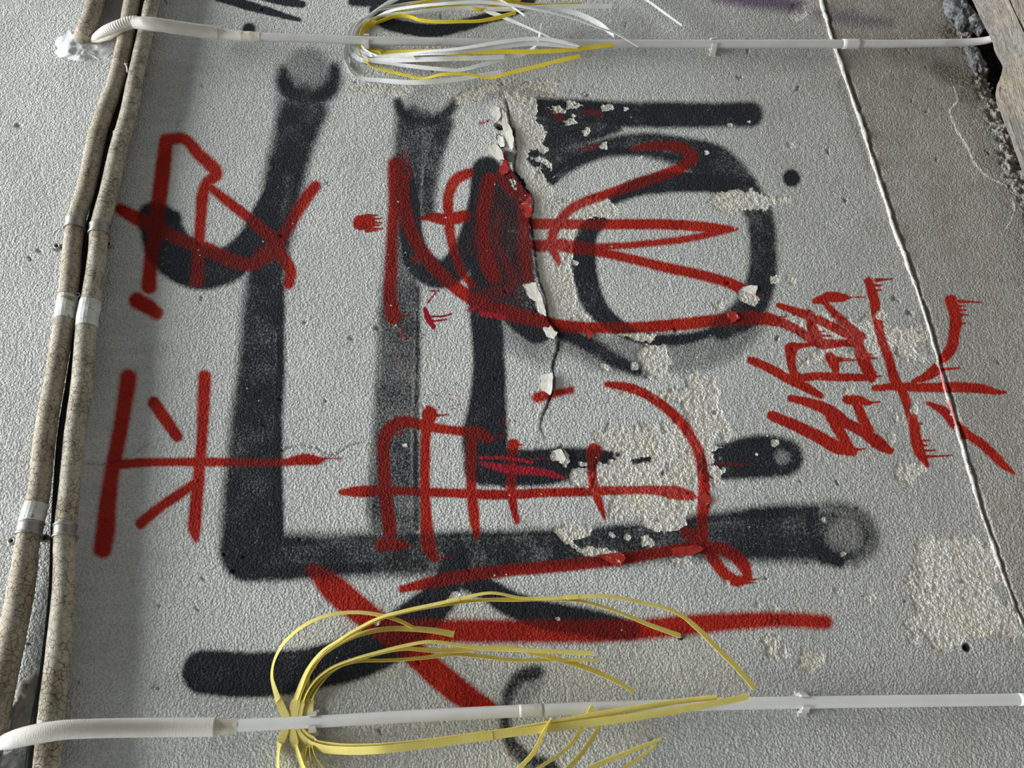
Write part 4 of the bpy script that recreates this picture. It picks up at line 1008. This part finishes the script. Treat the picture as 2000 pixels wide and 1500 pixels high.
# ================================================================== plastic straps hung on the conduits
M_YEL_LO = mat_strap('strap_pale_yellow', (0.93, 0.84, 0.30), (0.88, 0.77, 0.22), True, 0.38)
M_YEL_UP = mat_strap('strap_bright_yellow', (0.94, 0.80, 0.07), (0.88, 0.72, 0.05), True, 0.35)
M_WHT = mat_strap('strap_white', (0.84, 0.85, 0.84), (0.76, 0.76, 0.73), False, 0.2)
def strap(rows, cross, hmax, hmin, width, mat, label, group, seed, seals=()):
    """a flat band: rows (u, v, visible width px); it is flat on the wall where it passes behind the conduit and springs away from it"""
    q = catmull(rows, 7.0); n = len(q)
    cu, cv = cross
    d = np.hypot(q[:, 0] - cu, q[:, 1] - cv)
    h = hmin + (hmax - hmin) * sstep(22, 190, d)
    h = h + 0.006 * (vnoise(q[:, 0], q[:, 1], 90.0, seed) - 0.5) * sstep(60, 160, d)
    C = np.array([P(q[i, 0], q[i, 1], h[i]) for i in range(n)])
    T = np.gradient(C, axis=0); T /= np.linalg.norm(T, axis=1)[:, None]
    V = []; al = []; ac = []; WV = []; TV = []
    L = np.concatenate([[0], np.cumsum(np.linalg.norm(np.diff(C, axis=0), axis=1))])
    for i in range(n):
        wpx = width / depth(C[i]) * F
        k = min(1.0, max(0.12, q[i, 2] / wpx))
        if d[i] < 45: k = max(k, 0.93)
        sn = math.sqrt(max(0, 1 - k * k))
        e = CAM - C[i]; e -= T[i] * e.dot(T[i]); e /= np.linalg.norm(e)
        si = np.cross(e, T[i])
        wv = si * k + e * sn
        lim = max(0.05, (h[i] - 0.0008) / (width / 2))         # never pushed into the wall
        if abs(wv[1]) > lim:
            wv[1] = math.copysign(lim, wv[1]); wv -= T[i] * wv.dot(T[i]); wv /= np.linalg.norm(wv)
        tv = np.cross(T[i], wv); tv /= np.linalg.norm(tv)
        WV.append(wv); TV.append(tv)
        for a, b in ((-1, -1), (1, -1), (1, 1), (-1, 1)):
            V.append(C[i] + wv * a * width / 2 + tv * b * 0.00035); al.append(L[i]); ac.append(a * 0.5 + 0.5)
    Fc = []
    for i in range(n - 1):
        for k in range(4):
            k2 = (k + 1) % 4
            Fc.append((i * 4 + k, i * 4 + k2, (i + 1) * 4 + k2, (i + 1) * 4 + k))
    Fc.append((0, 3, 2, 1)); Fc.append(tuple((n - 1) * 4 + k for k in range(4)))
    o = mesh_obj('plastic_strap', V, Fc, mat, smooth=False, attrs={'along': al, 'across': ac}, origin=P(cu, cv, 0.004))
    for su, sv in seals:                                        # short folded-over tail pressed round the band
        i = int(np.argmin(np.hypot(q[:, 0] - su, q[:, 1] - sv)))
        v2, f2 = block(C[i], (T[i], WV[i], TV[i]), (0.011, width * 0.54, 0.0012))
        mesh_obj('fold', v2, f2, mat, o, smooth=False, attrs={'along': [L[i]] * 8, 'across': [0.5] * 8})
    return tag(o, label, 'strap', group)
GL = 'yellow straps on the near conduit'; WL = 0.0145
LOW = [
 ([(808,1226,6),(780,1212,7),(750,1203,7),(700,1196,6.5),(655,1199,6.5),(610,1213,6.5),(570,1240,6),(545,1270,5),(533,1300,4),(531,1320,5),(538,1350,9),(548,1378,12),(559,1404,13),(556,1428,11),(546,1456,6),(543,1490,5),(552,1540,7),(600,1610,9),(740,1660,10),(950,1620,10),(1060,1550,9),(1145,1503,8),(1220,1472,8),(1292,1443,5)],
  (558,1412), .046, .0030, 'yellow strap forming the outermost left loop, one tip against the black sweep'),
 ([(1474,1345,9),(1440,1305,9.5),(1400,1265,9),(1360,1225,9),(1330,1201,7),(1240,1174,6),(1190,1165,7),(1160,1164,7),(1090,1168,6),(1020,1168,5),(960,1158,5),(900,1169,6),(850,1180,6),(790,1193,6),(740,1207,5),(700,1227,5),(660,1251,4),(630,1271,4),(604,1303,6),(585,1345,9),(572,1385,10),(568,1412,12),(574,1445,8),(583,1475,8),(595,1506,8),(640,1580,9),(780,1630,9),(930,1600,9),(1015,1500,8),(1042,1470,8),(1060,1435,7),(1079,1404,7)],
  (569,1412), .056, .0040, 'longest yellow strap, arching over the red bar and folding down at its tip'),
 ([(1329,1242,9),(1265,1219,8),(1220,1200,6),(1180,1186,6),(1130,1173,6),(1090,1170,7),(1000,1171,8),(940,1172,6),(880,1178,8),(800,1192,8),(750,1206,6),(700,1230,5),(665,1253,4),(635,1276,3.5),(612,1305,4),(592,1340,7),(578,1380,10),(574,1412,12),(582,1434,10),(598,1450,13),(630,1462,14),(672,1466,15),(730,1465,15),(800,1458,15),(870,1449,15),(950,1438,15),(1010,1430,15),(1080,1421,15),(1150,1412,15),(1207,1405,15),(1300,1391,13),(1400,1373,12),(1461,1360,11)],
  (575,1412), .050, .0050, 'wide ribbed yellow strap running lowest along the near conduit, crossing it'),
 ([(887,1239,12),(850,1232,11),(800,1228,10),(760,1228,9),(720,1234,9),(680,1248,8),(645,1268,7),(618,1290,5),(604,1312,6),(599,1340,9),(597,1375,13),(598,1412,14),(598,1440,11),(594,1475,7),(598,1520,6),(680,1590,8),(850,1600,9),(980,1560,9),(1052,1500,7),(1092,1474,6),(1122,1445,7),(1143,1408,8),(1158,1379,9)],
  (598,1412), .042, .0030, 'yellow strap with a square-cut wide tip over the black and red crossing'),
 ([(1158,1276,8),(1100,1273,8),(1050,1271,7),(1000,1269,7),(940,1266,7),(890,1259,6),(842,1253,6),(790,1261,6),(740,1273,5),(690,1287,4),(645,1305,4),(615,1328,5),(594,1358,8),(584,1390,11),(583,1412,12),(592,1434,9),(612,1447,8),(650,1455,8),(720,1456,6),(800,1449,4),(900,1437,5),(1000,1424,6),(1070,1413,9),(1150,1399,11),(1250,1382,11),(1340,1368,9),(1401,1362,9)],
  (584,1412), .052, .0060, 'yellow strap in the middle of the bundle, its tip square-cut below the red bar'),
 ([(1238,1352,6),(1210,1334,8),(1180,1319,9),(1140,1303,9),(1090,1288,9),(1040,1275,8),(1005,1266,8),(960,1265,8),(900,1270,8),(840,1270,8),(790,1267,7),(740,1276,6),(700,1288,5),(655,1305,4),(620,1332,5),(600,1362,8),(592,1392,11),(592,1412,12),(600,1440,7),(604,1475,4),(610,1510,4),(700,1570,7),(900,1590,9),(1050,1550,9),(1110,1500,8),(1140,1466,8),(1163,1432,8),(1172,1416,6)],
  (592,1412), .036, .0042, 'yellow strap slanting down across the pale wall to a pointed tip'),
 ([(1175,1289,4),(1120,1289,6),(1060,1289,6),(1000,1289,6),(940,1282,7),(885,1277,8),(840,1283,7),(790,1288,6),(740,1290,6),(700,1291,6),(655,1306,6),(625,1335,7),(608,1362,8),(604,1390,9),(604,1412,11),(606,1445,5),(614,1478,4),(634,1506,4),(720,1560,6),(900,1580,9),(1080,1560,9),(1212,1503,6),(1250,1480,6),(1282,1456,5)],
  (604,1412), .030, .0060, 'lowest yellow strap above the near conduit, straight thin tip'),
]
for k, (rows, cr, hm, h0, lb) in enumerate(LOW): strap(rows, cr, hm, h0, WL, M_YEL_LO, lb, GL, 100 + k, {1: [(1115, 1167), (888, 1172)], 2: [(952, 1438)], 5: [(655, 1305)]}.get(k, ()))
GU = 'straps on the far conduit'; WU = 0.0125
UPS = [
 ([(980,140,8),(940,147,8),(900,154,8.5),(860,158,9),(800,161,9),(745,157,8),(703,151,6),(689,143,5),(679,126,4),(675,106,4),(678,90,6),(682,78,9),(685,62,7),(694,50,6),(712,38,5),(735,20,5),(765,0,5),(850,-40,7),(1000,-70,8),(1150,-60,7),(1245,-10,4),(1262,0,4),(1300,27,4),(1332,50,3)], (682,79), .028, .003, M_WHT, 'white strap hanging lowest under the far conduit in a wide loop'),
 ([(985,111,8),(940,113,9),(900,114,9),(825,116,9),(740,117,9),(700,115,8),(690,107,6),(686,92,8),(688,78,9),(695,56,6),(715,36,4),(738,22,4),(770,17,4),(830,11,5),(900,7,6),(935,14,7),(958,24,8),(985,34,7),(1010,45,5),(1040,58,4),(1076,75,3)], (688,79), .040, .0045, M_WHT, 'white strap with a flat bright fold below the far conduit'),
 ([(1128,91,7),(1090,88,8),(1040,85,8),(990,89,8.5),(930,96,9),(893,101,9),(840,103,8),(780,107,6),(730,108,5),(706,103,5),(696,93,7),(694,78,9),(700,58,6),(722,40,5),(760,29,6),(800,26,6),(850,19,6),(900,16,7),(960,18,8),(1010,17,8),(1060,14,8),(1130,12.5,8),(1196,12,8)], (694,79), .052, .006, M_WHT, 'white strap whose square-cut tip lies straight beyond the upper bundle'),
 ([(1132,90,3),(1105,83,6),(1070,77,7),(1030,76,7),(980,82,7),(930,90,6),(890,96,5),(840,100,4),(780,106,4),(735,106,4),(712,100,4),(701,91,6),(699,78,9),(704,58,6),(722,34,6),(750,13,6),(778,-3,6),(850,-20,7),(930,-16,5),(978,1,3.5),(1000,14,3.5),(1024,30,3)], (699,79), .058, .0035, M_WHT, 'white strap lying over the far conduit with a small pointed tip above'),
 ([(1056,47,3),(1053,70,3.5),(1045,90,5),(1030,102,7),(1000,111,8),(940,127,7),(895,137,6),(860,135,7),(800,129,7),(755,123,5),(722,118,5),(703,108,5),(692,92,7),(690,78,9),(698,52,6),(728,26,5),(780,10,5),(880,3,6),(980,10,7),(1050,15,8),(1100,19,9),(1150,36,10),(1175,50,9),(1199,70,5)], (690,79), .034, .005, M_WHT, 'white strap curling upward in a hook in front of the far conduit'),
 ([(1248,91,3),(1205,66,4),(1170,54,3),(1120,36,3),(1065,22,3),(1000,10,5),(940,4,6),(860,8,5),(800,14,5),(755,24,5),(722,44,5),(706,60,7),(703,78,9),(705,92,6),(718,104,5),(760,112,6),(810,113,6)], (703,79), .062, .006, M_WHT, 'narrow white strap slanting down over the far conduit to the right'),
 ([(1199,87,8),(1140,94,8),(1090,99,8),(1040,101,8),(980,101,8),(920,102,7),(860,100,7),(790,101,7),(745,101,6),(720,97,5),(709,88,6),(707,78,9),(712,60,5),(725,46,4),(750,31,4),(785,18,5),(815,7,5),(850,-1,5),(920,-6,6),(980,0,5),(1030,8,4),(1080,8,3),(1137,6,4)], (707,79), .045, .003, M_YEL_UP, 'golden strap with ribbed tip crossing in front of the far conduit'),
 ([(1133,110,8),(1090,119,7.5),(1040,132,7),(990,144,7),(957,152,5),(925,147,5),(895,144,5),(860,146,5),(827,153,4),(790,146,5),(750,136,5),(722,125,4),(710,110,5),(705,94,7),(704,78,9),(708,62,6),(722,50,5),(745,41,6),(776,31,6),(792,31,6),(820,39,6),(860,43,6),(900,42,6),(935,41,6),(965,36,7),(1008,24,7)], (704,79), .050, .005, M_YEL_UP, 'bright yellow strap zigzagging lowest beside the white loop'),
 ([(915,107,4),(860,104,5),(790,106,5),(740,104,5),(718,99,5),(708,90,7),(706,78,9),(709,58,6),(732,39,5),(768,25,5),(800,24,5),(816,24,5),(835,17,5),(860,11,5),(890,11,5),(915,15,5),(938,20,5),(960,13,6),(990,4,6),(1022,-4,6),(1070,-20,6)], (706,79), .050, .0065, M_YEL_UP, 'bright yellow strap waving through the top of the far bundle'),
]
for k, (rows, cr, hm, h0, mt, lb) in enumerate(UPS): strap(rows, cr, hm, h0, WU, mt, lb, GU, 200 + k)

# ================================================================== foot of the wall: boards and broken concrete
def board(edge, right, h, thick, mat, label):
    """plank with a worn upper edge; outline (u, v) given on its face"""
    e = catmull(edge, 4.0); n = len(e)
    e[:, 0] += 3.0 * (fbm(e[:, 1], e[:, 1] * 0, 9.0, 17, 3) - 0.5); V = []; Fc = []
    ts = [0, .015, .05, .15, .3, .5, .7, .85, .95, .985, 1]; m = len(ts)
    for i in range(n):
        b = np.array([np.interp(e[i, 1], [r[1] for r in right], [r[0] for r in right]), e[i, 1]])
        for j in range(m):
            t = ts[j]; q = e[i] * (1 - t) + b * t
            hh = h + 0.004 * (vnoise(np.array([q[0] - q[1] * 0.3]), np.array([q[1] * 0.15]), 5.0, 3)[0] - .5)
            hh += 0.06 * t                                  # leans out from the wall
            if j in (0, m - 1): hh -= 0.003
            V.append(P(q[0], q[1], hh))
        for q in (b, e[i]):
            w = P(q[0], q[1], h + (0.06 if q is b else 0.0)).copy(); w[1] += thick; V.append(w)
    s = m + 2
    for i in range(n - 1):
        for j in range(s):
            j2 = (j + 1) % s
            Fc.append((i * s + j, (i + 1) * s + j, (i + 1) * s + j2, i * s + j2))
    Fc.append(tuple(range(s))); Fc.append(tuple((n - 1) * s + j for j in range(s - 1, -1, -1)))
    o = mesh_obj('wooden_board', V, Fc, mat, smooth=False); return tag(o, label, 'board', 'boards at the foot of the wall')
M_WOOD1 = mat_wood('weathered_wood', (0.17, 0.155, 0.14), (0.36, 0.34, 0.31), (0.40, 0.34, 0.26))
M_WOOD2 = mat_wood('weathered_wood_grey', (0.16, 0.15, 0.14), (0.33, 0.315, 0.29), (0.36, 0.31, 0.25))
board([(1876,-90),(1893,-40),(1907,0),(1916,18),(1927,42),(1938,62),(1944,76),(1949,95),(1958,112),(1963,124),(1961,138),(1954,156),(1950,172),(1952,192),(1961,217),(1977,258),(2000,322),(2040,432),(2090,560),(2140,690)],
      [(1930,-90),(1971,0),(2000,63),(2050,175),(2160,430),(2275,690)], 0.085, 0.013, M_WOOD1, 'weathered board with a chipped notch, nearest the wall foot')
board([(1934,-90),(1974,0),(2003,63),(2053,175),(2163,430),(2278,690)],
      [(2040,-90),(2080,0),(2110,63),(2160,175),(2270,430),(2390,690)], 0.147, 0.013, M_WOOD2, 'grey weathered board beyond the dark seam at the picture corner')
M_RUBBLE = mat_simple('broken_concrete', (0.24, 0.25, 0.26), (0.13, 0.13, 0.13), 60, 0.95, 0.012, 130, stain=(0.04, 0.04, 0.035), sthr=(0.50, 0.60))
def chunk(c, size, h, label, seed):
    r = np.random.default_rng(seed); V = []; Fc = []; nu, nv = 40, 26
    ctr = P(c[0], c[1], h); sc = depth(ctr) / F
    for i in range(nv + 1):
        th = math.pi * i / nv
        for j in range(nu):
            ph = 2 * math.pi * j / nu
            d = np.array([math.sin(th) * math.cos(ph) * size[1], -math.cos(th) * size[2], math.sin(th) * math.sin(ph) * size[0]]) * sc
            k = 0.35 + 1.25 * fbm(np.array([d[0] * 1.3 + d[1]]), np.array([d[2] * 1.3 - d[1] * .7]), 0.016, seed, 4)[0]
            V.append(ctr + d * k)
    for i in range(nv):
        for j in range(nu):
            j2 = (j + 1) % nu
            Fc.append((i * nu + j, i * nu + j2, (i + 1) * nu + j2, (i + 1) * nu + j))
    return tag(mesh_obj('concrete_chunk', V, Fc, M_RUBBLE), label, 'rubble', 'broken concrete at the wall foot')
chunk((1874, 26), (24, 46, 14), 0.002, 'large grey lump of broken concrete at the wall foot', 5)
chunk((1904, 46), (17, 28, 13), 0.004, 'small grey lump of broken concrete beside the dark gap', 9)
chunk((1904, 116), (16, 34, 9), 0.0, 'crumbling concrete lump just past the bent conduit end', 14)
# screw and plug in the wall
M_SCREW = mat_simple('rusty_screw', (0.20, 0.18, 0.15), (0.10, 0.07, 0.05), 200, 0.5, metal=0.5)
c = P(1331, 1242, 0.003); ax = np.array([1.0, 0, 0]), np.array([0, 0, 1.0])
V = []; Fc = []; prof = [(0.0, 0.0034), (0.0022, 0.0030), (0.0040, 0.0012), (0.0042, -0.004)]
for rr, hh in prof:
    for k in range(16):
        a = 2 * math.pi * k / 16; V.append(c + (ax[0] * math.cos(a) + ax[1] * math.sin(a)) * rr + OUT * hh)
for i in range(3):
    for k in range(16):
        k2 = (k + 1) % 16; Fc.append((i * 16 + k, (i + 1) * 16 + k, (i + 1) * 16 + k2, i * 16 + k2))
tag(mesh_obj('wall_screw', V, Fc, M_SCREW), 'small rusty screw head in the wall at a yellow strap tip', 'screw')
# bent nail in the gap between the pipes
C, R = path3([(249,141,1.6,.050),(248,132,1.6,.054),(246,125,1.7,.058)], 2)
v1, f1, _, _ = tube(C, R, 10); hd = C[-1]; dr = (C[-1] - C[-2]) / np.linalg.norm(C[-1] - C[-2])
v2, f2, _, _ = tube(np.array([hd, hd + dr * 0.0012]), 0.0042, 12)
V, Fc = join([(v1, f1), (v2, f2)])
tag(mesh_obj('nail', V, Fc, M_CLIP), 'pale nail standing in the gap between the two long pipes', 'nail')
